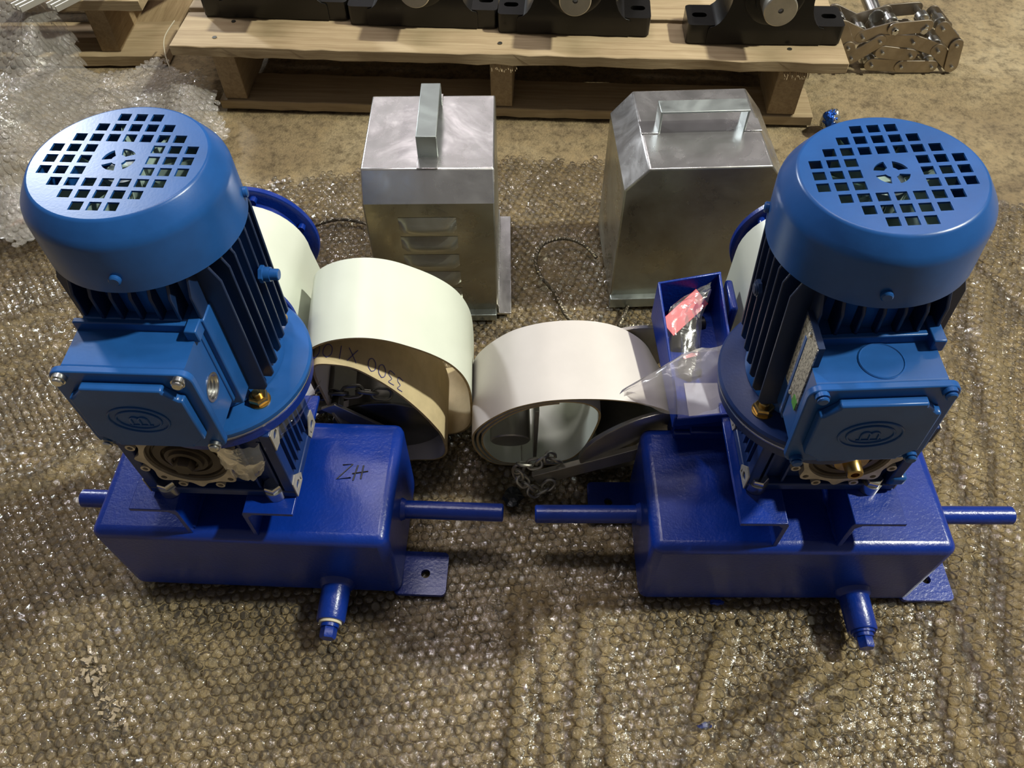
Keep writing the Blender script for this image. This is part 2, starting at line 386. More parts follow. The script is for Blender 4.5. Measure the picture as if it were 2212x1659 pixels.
def np_mesh(name, v, quads, tris, mat, smooth=True):
    me = bpy.data.meshes.new(name); nq, n3 = len(quads), len(tris)
    me.vertices.add(len(v)); me.vertices.foreach_set('co', v.astype(np.float32).ravel())
    me.loops.add(nq*4+n3*3); me.loops.foreach_set('vertex_index', np.concatenate([quads.ravel(), tris.ravel()]).astype(np.int32))
    me.polygons.add(nq+n3)
    st = np.concatenate([np.arange(nq)*4, nq*4+np.arange(n3)*3]).astype(np.int32)
    me.polygons.foreach_set('loop_start', st); me.update(calc_edges=True)
    me.polygons.foreach_set('use_smooth', np.ones(nq+n3, bool)); [me.materials.append(q) for q in (mat if isinstance(mat, tuple) else (mat,))]; me.update()
    return me
def bubble_sheet(name, hf, inside, x0, x1, y0, y1, mat, rot, seed, r=.0057, pitch=.0122, hgt=.0040, jit=.0003, cell=.007):
    rg = np.random.RandomState(seed)
    gx, gy = np.meshgrid(np.arange(x0, x1, cell), np.arange(y0, y1, cell), indexing='ij'); nu, nv = gx.shape
    base = np.stack([gx, gy, hf(gx, gy)], -1).reshape(-1, 3); ok = inside(gx, gy)
    q = np.arange(nu*nv).reshape(nu, nv); quads = np.stack([q[:-1,:-1], q[1:,:-1], q[1:,1:], q[:-1,1:]], -1)
    qk = quads[ok[:-1,:-1] & ok[1:,:-1] & ok[1:,1:] & ok[:-1,1:]]
    L = max(x1-x0, y1-y0)*1.5; n = int(L/pitch)
    I, J = np.meshgrid(np.arange(-n, n), np.arange(-n, n), indexing='ij')
    X = (I+.5*(J % 2))*pitch; Y = J*pitch*.866; ca, sa = math.cos(rot), math.sin(rot)
    bx = (X*ca-Y*sa).ravel()+(x0+x1)/2; by = (X*sa+Y*ca).ravel()+(y0+y1)/2
    bx = bx+.004*sines(bx, by, 3); by = by+.004*sines(by, bx, 3)
    k = inside(bx, by) & (bx > x0) & (bx < x1) & (by > y0) & (by < y1); bx, by = bx[k], by[k]; N = len(bx); bx = bx+rg.normal(0, jit, N); by = by+rg.normal(0, jit, N)
    seg = 10; prof = [(1.0, -.15), (.99, .52), (.86, .90), (.52, 1.0)]
    ang = np.arange(seg)*2*math.pi/seg; vs = []
    fl_ = np.clip(rg.normal(.85, .28, N), .15, 1.25)                   # some bubbles are flat
    tx, ty = rg.normal(0, .16, N), rg.normal(0, .16, N)
    for rr, zz in prof:
        px = bx[:,None]+r*rr*np.cos(ang)[None]+rg.normal(0, .00022, (N, seg)); py = by[:,None]+r*rr*np.sin(ang)[None]+rg.normal(0, .00022, (N, seg))
        pz = hf(px, py)+hgt*zz*fl_[:,None]+(zz > 0)*(tx[:,None]*(px-bx[:,None])+ty[:,None]*(py-by[:,None])+rg.normal(0, .00048, (N, seg)))
        vs.append(np.stack([px, py, pz], -1))
    top = np.stack([bx, by, hf(bx, by)+hgt*fl_*rg.uniform(.8, 1.08, N)], -1)[:,None]
    vv = np.concatenate(vs+[top], 1); per = vv.shape[1]; vv = vv.reshape(-1, 3)
    b0 = len(base)+np.arange(N)*per; qs = []; ts = []; kk = np.arange(seg); k2 = (kk+1) % seg
    for i in range(len(prof)-1):
        qs.append(np.stack([b0[:,None]+i*seg+kk, b0[:,None]+i*seg+k2, b0[:,None]+(i+1)*seg+k2, b0[:,None]+(i+1)*seg+kk], -1).reshape(-1, 4))
    i = len(prof)-1; ts = np.stack([b0[:,None]+i*seg+kk, b0[:,None]+i*seg+k2, np.broadcast_to(b0[:,None]+per-1, (N, seg))], -1).reshape(-1, 3)
    me = np_mesh(name, np.concatenate([base, vv]), np.concatenate([qk]+qs), ts, mat)
    mi = np.zeros(len(me.polygons), np.int32); mi[:len(qk)] = 1; me.polygons.foreach_set('material_index', mi)
    o = bpy.data.objects.new(name, me); C.objects.link(o); return o, N
o, n1 = bubble_sheet('bubble_wrap', h_wrap, in_wrap, -1.2, 1.2, .03, 1.2, (M_WRAP, M_BASE), .12, 5)
tag(o, 'large clear bubble wrap sheet spread flat under the blue gear units and metal boxes', 'bubble wrap'); o['kind'] = 'stuff'
o, n2 = bubble_sheet('bubble_wrap_heap', heap_h, lambda x, y: in_poly(x+.006*np.sin(y*60), y+.012*np.sin(x*47)+.006*np.sin(x*110), HEAP), -1.25, -.5, .76, 1.62, (M_HEAP, M_HEAPB), .5, 9, jit=.0010, hgt=.0019, r=.0052)
tag(o, 'crumpled whitish bubble wrap heap at the left behind the left motor', 'bubble wrap'); o['kind'] = 'stuff'
print('bubbles', n1, n2)

# ------------------------------------------------------------------ gearmotor units
def stadium(L, r, n=8):
    return [(L/2+r*math.cos(t), r*math.sin(t)) for t in np.linspace(-math.pi/2, math.pi/2, n)]+[(-L/2+r*math.cos(t), r*math.sin(t)) for t in np.linspace(math.pi/2, 1.5*math.pi, n)]

def make_unit(side, loc, yaw, label, P):
    R = side == 'right'
    u = thing('gearmotor_unit', loc, yaw, label, 'gear motor', 'blue gear motors on box housings')
    W2, D2, HB = .159, .0765, .14
    # box housing of bent sheet: rounded top edges, open underside
    m = MB(); m.box(-W2, W2, -D2, D2, .001, HB); hs = m.build('base_housing', M_BLUE, u, bevel=.011, seg=4)
    # handle rods with weld collars
    for s in (-1, 1):
        L = P['rod'][0 if s < 0 else 1]
        m = MB(); m.cyl((s*W2, -.004, .078), (L, -.004, .078), .0105, n=24, bev=.0015); m.cyl((s*(W2-.002), -.004, .078), (s*(W2+.005), -.004, .078), .0145, .0115, n=24)
        m.build('handle_rod', M_BLUE, u)
    # mounting feet: front right and back left
    for s, yc in ((1, -.050), (-1, .052)):
        m = MB(); a, b = (W2-.01, W2+.052) if s > 0 else (-W2-.052, -W2+.01)
        m.plate(rrect(a, b, yc-.028, yc+.026, .006), [circle(s*(W2+.026), yc-.002, .0055)], (0,0,.001), (1,0,0), (0,1,0), (0,0,.0055)); m.build('mounting_foot', M_BLUE, u, bevel=.0008)
    # drain nipple with plug
    nx = P['nip']; m = MB(); m.lathe([(.0215,0),(.0195,.006),(.0165,.009),(.0162,.046),(.0150,.048),(.0118,.048)], (nx, -D2+.002, .029), (0,-1,0), 28); np_ = m.build('drain_nipple', M_BLUE, u)
    m = MB(); m.lathe([(.0128,0),(.0128,.004)], (nx, -D2-.045, .029), (0,-1,0), 20); m.build('thread_tape', M_CREAM if not R else M_BLUE, np_)
    m = MB(); m.cyl((nx, -D2-.047, .029), (nx, -D2-.053, .029), .0105, n=20); hexa(m, (nx, -D2-.052, .029), .0092, .013, (0,-1,0)); m.build('hex_plug', M_BLUE, np_)
    # angle iron brackets carrying the gearbox
    zt = .19; t = .005
    for fx0, fx1, wx, sgn in P['br']:
        pr = [(wx, HB-.002), (wx, zt-.005), (wx-sgn*.002, zt), (fx0 if sgn > 0 else fx1, zt), (fx0 if sgn > 0 else fx1, zt-t), (wx-sgn*(t+.006), zt-t), (wx-sgn*t, zt-t-.006), (wx-sgn*t, HB-.002)]
        m = MB(); m.prism(pr, (0, -.071, 0), (1,0,0), (0,0,1), (0, .146, 0)); br = m.build('angle_bracket', M_BLUE, u, bevel=.0007)
        m = MB(); q = [(wx-sgn*.001+random.uniform(-.0006,.0006), -.066+.0045*i, HB+.0012+random.uniform(0,.0008)) for i in range(31)]
        m.tube(q, .0034, 8); m.build('weld_bead', M_BLUE, br)
    # gearbox
    gx0, gx1, gy0, gy1 = P['gx']; gz0, gz1 = .1905, .309; hx, hz = P['hub']; gc = (gx0+gx1)/2
    m = MB(); m.box(gx0+.006, gx1-.006, gy0+.010, gy1-.004, gz0+.004, gz1-.006)
    m.box(gx0, gx1, gy0, gy1, gz0, gz0+.011)                              # base rim
    for xa, xb in ((gx0, gx0+.011), (gx1-.011, gx1)): 
        m.box(xa, xb, gy0, gy0+.013, gz0+.011, gz1-.004); m.box(xa, xb, gy1-.013, gy1, gz0+.011, gz1-.004)
        m.box(xa, xb, gy0+.013, gy1-.013, gz1-.016, gz1-.004)
    m.box(gx0+.011, gx1-.011, gy0+.002, gy0+.012, gz1-.018, gz1-.004)
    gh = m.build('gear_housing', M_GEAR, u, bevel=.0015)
    for sx in (gx0+.003, gx1-.003):                                       # side cooling ribs
        for i in range(5):
            y = gy0+.022+i*.0112; s = -1 if sx == gx0+.003 else 1
            m = MB(); m.box(min(sx-s*.006, sx+s*.001), max(sx-s*.006, sx+s*.001), y, y+.0022, gz0+.018, gz1-.02); m.build('cooling_rib', M_GEAR, gh)
        s = -1 if sx < gc else 1; fx = gx0 if s < 0 else gx1
        for yc, zc in ((gy0+.010, gz0+.014), (gy1-.010, gz0+.014), (gy0+.010, gz1-.016), (gy1-.010, gz1-.016)):   # machined pads with holes
            m = MB(); dd = .014; fy = 1 if yc < (gy0+gy1)/2 else -1; fz = 1 if zc < hz else -1
            outer = [(-.010*fy,-.012*fz),(.010*fy,-.012*fz),(.013*fy,-.003*fz),(0,.014*fz),(-.010*fy,.012*fz)]
            m.plate(outer, [circle(-.001*fy, -.002*fz, .0048, 14), [(.005*fy,-.009*fz),(.009*fy,-.009*fz),(.0075*fy,-.001*fz)]], (fx, yc, zc), (0,1,0), (0,0,1), (s*.0012,0,0)); m.build('machined_pad', M_ALU_P, gh)
    for i in range(7):                                                    # ribs on the front face
        x = gx0+.016+i*(gx1-gx0-.032)/6
        if abs(x-hx) > .050: m = MB(); m.box(x-.0012, x+.0012, gy0+.003, gy0+.011, gz0+.011, gz1-.02); m.build('cooling_rib', M_GEAR, gh)
    # scalloped output cover ring with lobes
    outer = []
    for k in range(120):
        a = 2*math.pi*k/120; lob = max(0, math.cos(4*(a-math.pi/4)))**3*.0095+max(0, math.cos(4*a))**8*.007
        outer.append((hx+(.0425+lob)*math.cos(a), hz+(.0425+lob)*math.sin(a)))
    holes = [circle(hx, hz, .0380, 48)]
    ring = [(hx+(p[0]-hx)*.93, hz+(p[1]-hz)*.93) for p in outer]
    for k in range(4):
        a = math.pi/4+k*math.pi/2; holes.append(circle(hx+.0465*math.cos(a), hz+.0465*math.sin(a), .0030, 12))
    m = MB(); m.plate(outer, holes, (0, gy0+.004, 0), (1,0,0), (0,0,1), (0,-.006,0)); m.build('output_cover_ring', M_ALU, gh)
    for a in (22, 68, 112, 158, 202, 248, 292, 338):
        a = math.radians(a); m = MB(); m.lathe([(.0046,0),(.0046,.0055),(.0027,.0055),(.0027,.001)], (hx+.0500*math.cos(a), gy0+.004, hz+.0500*math.sin(a)), (0,-1,0), 14, False, True); m.build('screw_boss', M_ALU, gh)
    m = MB(); m.lathe([(.0380,-.001),(.0380,.001),(.034,.0015),(.033,-.0015),(.0315,-.0015),(.031,.001),(.024,.0015),(.0235,-.001),(.021,-.001),(.020,.003),(.0175,.003)], (hx, gy0+.002, hz), (0,-1,0), 48); m.build('output_seal', M_BORE, gh)
    m = MB()
    if R:
        m.lathe([(.0165,0),(.0165,.0035),(.0155,.0045),(.0085,.0045),(.0082,.008),(.0078,.0175),(.0070,.0185),(.0040,.0185),(.0036,.012)], (hx, gy0-.001, hz), (0,-1,0), 32); m.build('shaft_plug', M_BRASS, gh)
    else:
        m.lathe([(.0165,0),(.0160,.003),(.0130,.004),(.0118,.003),(.0118,.001)], (hx, gy0-.001, hz), (0,-1,0), 32); hexa(m, (hx, gy0-.001, hz), .0098, .011, (0,-1,0)); m.build('shaft_plug', M_BORE, gh)
    for bx in P['bolts']:                                                 # fixing bolts on the bracket flanges
        m = MB(); m.cyl((bx, gy0+.004, gz0), (bx, gy0+.004, gz0+.013), .0105, .0105); hexa(m, (bx, gy0+.0035, gz0+.012), .0092, .0085, (0,0,1)); m.build('fixing_bolt', M_ZINC, gh)
    # motor stack (own axis, slight lean on the right-hand unit)
    ax, ay = P['axis']
    A = Matrix.Translation((ax, ay, .32)) @ Matrix.Rotation(P['lean'], 4, 'Y') @ Matrix.Translation((0, 0, -.32))
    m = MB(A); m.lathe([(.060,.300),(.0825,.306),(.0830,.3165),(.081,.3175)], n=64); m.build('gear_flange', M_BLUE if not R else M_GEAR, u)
    m = MB(A); m.lathe([(.0815,.3175),(.0838,.318),(.0845,.3205),(.0832,.322)], n=64); m.build('gasket_rim', M_ZINC, u)
    m = MB(A); m.lathe([(.0845,.322),(.0850,.3235),(.0850,.3275),(.0830,.330),(.070,.331),(.058,.3335),(.054,.345)], n=64); mf = m.build('motor_flange', M_MOTOR if not R else M_GEAR, u)  # right flange: shade put into a darker blue
    for k in range(4):
        a = math.radians(P['nut0']+90*k); c = (.0665*math.cos(a), .0665*math.sin(a), .3305)
        m = MB(A); m.cyl(c, (c[0], c[1], .332), .0100, n=20); hexa(m, (c[0], c[1], .3315), .0090, .0080, (0,0,1)); m.cyl((c[0], c[1], .337), (c[0], c[1], .3435), .0045, n=12, bev=.0008); m.build('flange_nut', M_BRASS, mf)
    body_mat = M_MOTOR if not R else M_MOTOR_D
    m = MB(A); m.lathe([(.056,.342),(.0565,.350),(.0565,.505),(.050,.508)], n=48)
    m.box(-.046, .046, -.063, -.030, .352, .459)                           # terminal box seat cast on the frame
    m.lathe([(.062,.334),(.061,.342),(.0575,.352),(.050,.354)], n=48)
    mb = m.build('motor_body', M_MOTOR if not R else M_MOTOR, u, bevel=.0012)
    for i in range(7):
        d = -.0435+i*.0145; ext = .0640-.0025*(abs(i-3) == 3)
        for s in (-1, 1):
            m = MB(A); 
            prf = [(.035,.347),(ext-.003,.347),(ext,.352),(ext,.482),(ext-.007,.500),(.035,.503)]
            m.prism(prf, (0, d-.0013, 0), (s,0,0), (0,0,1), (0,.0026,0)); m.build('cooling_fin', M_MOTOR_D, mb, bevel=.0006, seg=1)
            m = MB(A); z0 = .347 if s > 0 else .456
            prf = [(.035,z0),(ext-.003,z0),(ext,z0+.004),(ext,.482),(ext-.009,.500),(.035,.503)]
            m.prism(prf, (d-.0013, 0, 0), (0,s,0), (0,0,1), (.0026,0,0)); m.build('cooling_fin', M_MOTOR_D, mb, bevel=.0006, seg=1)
    m = MB(A); sx = P['gnd']; gl_ = 1 if not R else .15; hexa(m, (sx*.0635, .012, .432), .0075, .004, (sx,0,0)); m.cyl((sx*.067,.012,.432),(sx*(.0675+.005*gl_),.012,.432),.0062,n=16); m.cyl((sx*(.067+.005*gl_),.012,.432),(sx*(.0675+.012*gl_),.012,.432),.0048,n=12,bev=.0006); m.build('earth_screw', M_MOTOR if not R else M_MOTOR_D, mb)
    # fan cover: dished cap with real square holes in a lattice
    zt = .5545; pit, hh = .012, .0042; rot = P['latt']
    holes = []
    rows = {-4: (-1,0,1), 4: (-1,0,1), -3: range(-2,3), 3: range(-2,3), -2: range(-3,4), 2: range(-3,4)}
    for j in range(-4, 5):
        for i in rows.get(j, (-4,-3,-2,2,3,4)):
            q = [(i*pit-hh, j*pit-hh), (i*pit+hh, j*pit-hh), (i*pit+hh, j*pit+hh), (i*pit-hh, j*pit+hh)]
            holes.append([(x*math.cos(rot)-y*math.sin(rot), x*math.sin(rot)+y*math.cos(rot)) for x, y in q])
    for k in range(4):                                                    # four sector slots round the hub
        a0 = math.radians(90*k+14)+rot+P['hubrot']; a1 = a0+math.radians(62)
        holes.append([(.0118*math.cos(t), .0118*math.sin(t)) for t in np.linspace(a0, a1, 8)]+[(.0050*math.cos(t), .0050*math.sin(t)) for t in np.linspace(a1-.15, a0+.15, 4)])
    m = MB(A); m.plate(circle(0, 0, .0603, 72), holes, (0,0,zt), (1,0,0), (0,1,0), (0,0,-.0014))
    m.lathe([(.0603,zt),(.0616,zt-.0004),(.0628,zt-.0016),(.0695,zt-.0115),(.0716,zt-.0150),(.0725,zt-.0190),(.0732,.4985),(.0718,.4975),(.0711,zt-.019),(.0683,zt-.0120),(.0613,zt-.0022),(.0603,zt-.0014)], n=72, capb=False, capt=False)
    fc = m.build('fan_cover', M_MOTOR, u, sharp=50)
    for a in P['cscrew']:
        a = math.radians(a); m = MB(A); m.cyl((.072*math.cos(a),.072*math.sin(a),.512),(.0765*math.cos(a),.0765*math.sin(a),.512),.0042,n=14,bev=.001); m.build('cover_screw', M_MOTOR, fc)
    m = MB(A); m.cyl((0,0,.506),(0,0,.545),.013,n=24)
    for k in range(8):
        a = 2*math.pi*k/8+.2; c, s = math.cos(a), math.sin(a)
        b = m.V((.012*c,.012*s,.512),(.060*c-.006*s,.060*s+.006*c,.512),(.060*c-.010*s,.060*s+.010*c,.5435),(.014*c-.006*s,.014*s+.006*c,.541)); m.F(b,b+1,b+2,b+3)
        b = m.V((.012*c+.0015*s,.012*s-.0015*c,.512),(.060*c-.0045*s,.060*s+.0045*c,.512),(.060*c-.0085*s,.060*s+.0085*c,.5435),(.014*c-.0045*s,.014*s+.0045*c,.541)); m.F(b+3,b+2,b+1,b)
    m.lathe([(.062,.509),(.062,.511)], n=40); m.build('cooling_fan', M_TEAL, u)
    # terminal box
    lx = P['lidx']; z0, z1, zc = (.357, .454, .4055) if not R else (.361, .457, .409); B = A
    m = MB(B); m.plate([(-.104,z0+.005),(-.060,z0+.005),(-.060,z1-.004),(-.104,z1-.004)], [] if R else [circle(-.082, zc-.004, .0102, 32)], (lx-.0455,0,0), (0,1,0), (0,0,1), (.091,0,0)); tb = m.build('terminal_box', M_MOTOR, u, bevel=.004, seg=3)
    m = MB(B); m.box(lx-.047, lx+.047, -.067, -.062, z0+.003, z1+.004); m.box(lx+.040, lx+.0495, -.075, -.050, z1-.006, z1+.006); m.build('box_gasket', M_MOTOR, tb, bevel=.001)
    m = MB(B); m.prism(rrect(lx-.0525, lx+.0525, z0, z1, .009), (0,-.104,0), (1,0,0), (0,0,1), (0,-.006,0)); ld = m.build('box_lid', M_MOTOR, tb, bevel=.001)
    ch = .012; pl = []
    for x0, x1, za, zb in ((lx-.0425, lx+.0425, z0+.0105, z1-.0105),):
        pl = [(x0+ch, za), (x1-ch, za), (x1-ch, za+.003), (x1-.003, za+ch), (x1, za+ch), (x1, zb-ch), (x1-.003, zb-ch), (x1-ch, zb-.003), (x1-ch, zb), (x0+ch, zb), (x0+ch, zb-.003), (x0+.003, zb-ch), (x0, zb-ch), (x0, za+ch), (x0+.003, za+ch), (x0+ch, za+.003)]
    m = MB(B); m.prism(pl, (0,-.1095,0), (1,0,0), (0,0,1), (0,-.008,0)); m.build('lid_panel', M_MOTOR, tb, bevel=.002)
    for sx in (-1, 1):
        for sz in (-1, 1):
            c = (lx+sx*.0435, -.110, zc+sz*.0425); m = MB(B); m.cyl(c, (c[0], -.1135, c[2]), .0052, n=16); m.cyl((c[0],-.1135,c[2]), (c[0],-.1165,c[2]), .0042, n=16, bev=.001); m.build('lid_screw', M_ZINC if not R else M_MOTOR, tb)
    m = MB(B)                                                              # embossed maker's emblem: two ovals and a letter m
    for a, b in ((.023, .0165), (.0170, .0115)):
        m.tube([(lx+a*math.cos(t), -.1178, zc+b*math.sin(t)) for t in np.linspace(0, 2*math.pi, 40, False)], .0009, 6, True)
    arc = lambda x: [(lx+x+.0032*math.cos(t), -.1178, zc+.0005+.0032*math.sin(t)) for t in np.linspace(math.pi, 0, 8)]
    m.tube([(lx-.0064,-.1178,zc-.005)]+arc(-.0032)+[(lx,-.1178,zc-.005)], .0009, 6); m.tube([(lx,-.1178,zc-.002)]+arc(.0032)+[(lx+.0064,-.1178,zc-.005)], .0009, 6)
    m.tube([(lx-.009,-.1178,zc-.0065),(lx+.009,-.1178,zc-.0065)], .0006, 6); m.build('emblem', M_MOTOR, tb)
    if not R:
        m = MB(B); m.lathe([(.0120,0),(.0120,.0008),(.0100,.0008)]+[(.0100-.0014*(i % 2), .0005-.0014*i) for i in range(12)], (lx+.0453, -.082, zc-.004), (1,0,0), 32, False, False); m.build('cable_entry', M_ZINC, tb)
        m = MB(B); m.cyl((lx+.022, -.082, zc-.004), (lx+.020, -.082, zc-.004), .0102, n=24); m.build('cable_entry_bore', M_BORE, tb)
    else:
        m = MB(B); m.lathe([(.0165,-.002),(.0165,.0004),(.0157,.0010),(.0150,.0004),(.0,.0004)], (lx+.004, -.083, z1-.004), (0,0,1), 32, False, False); m.build('blank_knockout', M_MOTOR, tb)
        m = MB(A); m.box(-.0495, -.0485, -.087, -.054, .398, .473); npl = m.build('name_plate', M_PLATE, u)
        m = MB(A); m.box(-.0502, -.0494, -.0865, -.078, .3985, .408); m.build('sticker', M_GREEN, npl)
        for yy, zz in ((-.070,.4705),(-.070,.4005)): m = MB(A); m.cyl((-.0490,yy,zz),(-.0508,yy,zz),.0022,n=12,bev=.0006); m.build('rivet', M_ZINC, npl)
        m = MB(A); m.box(-.0485, -.0440, -.0865, -.050, .397, .474); m.build('plate_pad', M_MOTOR_D, mb)
        m = MB(); m.box(gx1-.010, gx1+.006, gy0-.002, gy0+.012, gz0+.012, gz0+.026); m.box(gx1-.002, gx1+.008, gy0+.03, gy0+.042, gz0+.006, gz0+.022); m.box(gx1-.004, gx1+.010, gy0+.05, gy0+.066, gz0+.03, gz0+.05); m.build('foot_lug', M_MOTOR, gh, bevel=.003)
    # drive drum on the far side of the gearbox
    dx, dz = P['drum'], .24
    m = MB(); m.cyl((dx, gy1-.002, dz), (dx, .285, dz), .014, n=24); m.cyl((dx, .148, dz), (dx, .272, dz), .0555, n=56); dr = m.build('drive_drum', M_BLUE_IN, u)
    for y, th in ((.1425, .006), (.270, .008)):
        m = MB(); m.lathe([(.0705,0),(.0725,.0012),(.0725,th-.0012),(.0705,th)], (dx, y, dz), (0,1,0), 72); m.build('drum_flange', M_BLUE, dr)
    for k in range(6):
        a = math.radians(20+60*k); m = MB(); m.cyl((dx+.0615*math.cos(a), .2705, dz+.0615*math.sin(a)), (dx+.0615*math.cos(a), .262, dz+.0615*math.sin(a)), .0045, n=10); m.build('drum_peg', M_BLUE, dr)
    return u, hs

PL = dict(rod=(-.218, .277), nip=.087, br=[(-.096,-.047,-.047,1),(.018,.0705,.018,-1)], gx=(-.0765,.0725,-.052,.038), hub=(-.018, .260), bolts=(-.058,.050), axis=(.0165,.014), lean=0.0, nut0=-42,
          gnd=1, latt=-.055+.05, hubrot=.3, cscrew=(-86,15,190), lidx=-.006, drum=-.030)
PR = dict(rod=(-.280, .268), nip=.084, br=[(-.079,-.030,-.030,1),(.032,.085,.032,-1)], gx=(-.070,.080,-.033,.057), hub=(.016, .254), bolts=(-.058,.056), axis=(-.0305,.011), lean=-.068, nut0=-143,
          gnd=-1, latt=-.016+.015, hubrot=0, cscrew=(-98,165,10), lidx=-.003, drum=.027)
UL, HSL = make_unit('left', (-.288, .437, 0), -.05, 'left blue gear motor unit, its box top marked ZH and an open threaded cable hole', PL)
UR, HSR = make_unit('right', (.305, .417, 0), -.015, 'right blue gear motor unit with a nameplate on the motor and a blue tray behind', PR)
# marker writing on the left housing top
m = MB()
def stroke(pts): m.tube([Vector(p) for p in pts], .0009, 6)
inv = Matrix.Rotation(.05, 4, 'Z'); L0 = Vector((-.288, .437, 0))
for s in ([(-.1895,.4485),(-.1785,.4492),(-.1945,.4305),(-.1790,.4322)], [(-.1725,.4478),(-.1762,.4285)], [(-.1662,.4475),(-.1678,.4302)], [(-.1780,.4372),(-.1605,.4400)]):
    stroke([inv @ (Vector((x, y, .1402))-L0) for x, y in s])
m.build('handwriting', M_INK, HSL)
# blue tray of the right unit (behind the housing)
tz0, tz1, th = .178, .238, .003; tx0, tx1 = -.136, -.063; ty1 = .215
bl_, br_, fl0, fr0 = Vector((-.139,.211,0)), Vector((-.064,.228,0)), Vector((-.1315,.050,0)), Vector((-.062,.058,0))
def wall(m, p, q, h0, h1, inward):
    d = (q-p); L_ = d.length; d.normalize(); n_ = Vector((-d.y, d.x, 0))*inward*th
    m.prism([(0, tz0), (L_, tz0), (L_, h1), (L_*.12 if abs(h1-h0) > .01 else L_*.5, max(h0, min(h1, h0+(h1-h0)*.35))), (0, h0)], p, d, (0,0,1), n_)
m = MB(); bq = [(p.x, p.y) for p in (fl0, fr0, br_, bl_)]; m.prism(bq, (0,0,tz0), (1,0,0), (0,1,0), (0,0,th))
wall(m, fl0, bl_, tz0+.020, tz1, -1); wall(m, fr0, br_, tz0+.020, tz1, 1); wall(m, bl_, br_, tz1, tz1, -1); wall(m, fl0, fr0, tz0+.016, tz0+.016, 1)
dt = m.build('drip_tray', M_BLUE, UR, bevel=.0010)
m = MB(); m.box(-.112, -.072, .062, .108, tz0+th, tz0+th+.0006); m.build('lit_patch', M_PATCH, dt)  # pool of light on the tray floor, laid as a thin pale sheet
m = MB(); m.box(tx0+.012, tx1+.01, .066, .090, .120, tz0+.001); m.box(tx0+.012, tx1+.01, .060, .066, .120, .150); m.prism([(0,0),(.05,0),(.05,.012),(.02,.018),(0,.03)], (tx0+.03,.058,.150), (1,0,0), (0,1,0), (0,0,.006)); m.build('tray_bracket', M_BLUE, UR, bevel=.002)
m = MB(); m.box(tx1+.004, tx1+.013, ty1-.04, ty1+.006, tz1-.05, tz1-.006); m.build('scraper_block', M_BLUE, UR, bevel=.003)

# ------------------------------------------------------------------ belts running over the drums
def drum_belt(cx, cz, y0, yaw, label, out=0.0):
    pts = []; r = .0655
    for t in np.linspace(0, math.pi, 22): pts.append((r*math.cos(t), cz+r*math.sin(t)))
    pts += [(-r-.001, cz-.05), (-r, cz-.11)]
    for t in np.linspace(math.pi, 2*math.pi, 18): pts.append((r*1.0*math.cos(t), .070+.066*math.sin(t)))
    pts += [(r+out, cz-.11), (r+out*.6, cz-.05)]
    m = MB(Matrix.Translation((cx, y0, 0)) @ Matrix.Rotation(yaw, 4, 'Z'))
    P = [(p[0], 0, p[1]) for p in pts][::-1]
    m.ribbon(P, (0, .1, 0), .0028, True, 0, 1, 2)
    return tag(m.build('conveyor_belt', [M_WHITE, M_INNER, M_EDGE], sharp=60), label, 'belt')
drum_belt(-.3095, .24, .592, -.05, 'white flat belt hanging over the blue drum behind the left motor', .012)
drum_belt(.3310, .24, .576, -.015, 'white flat belt hanging over the blue drum behind the right motor')

# ------------------------------------------------------------------ coiled belts
def frame(y0, t): return lambda x, wv, o=0.0: Vector((x, y0+o*math.cos(t)-wv*math.sin(t), o*math.sin(t)+wv*math.cos(t)))
fo = frame(.575, .185); fi = frame(.535, .185); axL = Vector((0, math.cos(.185), math.sin(.185)))*.1
LO = [(-.212,.255),(-.188,.27),(-.159,.275),(-.132,.269),(-.106,.253),(-.084,.234),(-.066,.21),(-.054,.178),(-.049,.139),(-.050,.075),(-.054,.038),(-.070,.012),(-.10,.002),(-.15,.001),(-.195,.010),(-.224,.05),(-.233,.12),(-.233,.185),(-.226,.232)]
LI = [(-.2104,.240,.56),(-.1911,.241,.56),(-.1705,.232,.56),(-.1505,.217,.555),(-.1332,.1986,.55),(-.118,.177,.545),(-.105,.1545,.54),(-.093,.128,.535),(-.085,.091,.535),(-.083,.046,.535),(-.089,.02,.535),(-.103,.007,.535),(-.123,.006,.535),(-.15,.006,.535),(-.178,.02,.535),(-.196,.06,.538),(-.207,.12,.54),(-.214,.18,.55),(-.216,.222,.557)]
m = MB(); m.ribbon(catmull([fo(*p) for p in LO], 6, True), axL, .003, True, 0, 1, 2)
fcurve = catmull([frame(p[2], .185)(p[0], p[1]) for p in LI], 6, True); m.ribbon(fcurve, axL*.95, .003, True, 1, 3, 2)
bl = tag(m.build('coiled_belt', [M_WHITE, M_FABRIC, M_EDGE, M_INNER], sharp=60), 'large white belt coil with tan inner loop, 3300 X100 handwritten on it', 'belt')
# handwriting, upside down on the tan face of the inner loop
GL = {'3': [[(.1,.95),(.8,.95),(.45,.58),(.85,.4),(.75,.05),(.1,.1)]], '0': [[(.5,1),(.12,.75),(.12,.25),(.5,0),(.88,.25),(.88,.75),(.5,1)]], 'X': [[(.05,1),(.95,0)],[(.95,1),(.05,0)]], '1': [[(.5,1),(.5,0)]], ' ': []}
acc = [0]
for i in range(1, len(fcurve)): acc.append(acc[-1]+(fcurve[i]-fcurve[i-1]).length)
def on_belt(s, t):
    i = max(1, min(len(acc)-2, next((k for k, a in enumerate(acc) if a >= s), len(acc)-2)))
    q = (s-acc[i-1])/(acc[i]-acc[i-1]); p = fcurve[i-1].lerp(fcurve[i], q); d = (fcurve[i]-fcurve[i-1]).normalized()
    return p+axL.normalized()*t+d.cross(axL.normalized()).normalized()*.0005
m = MB(); s = .110; tt = .0035
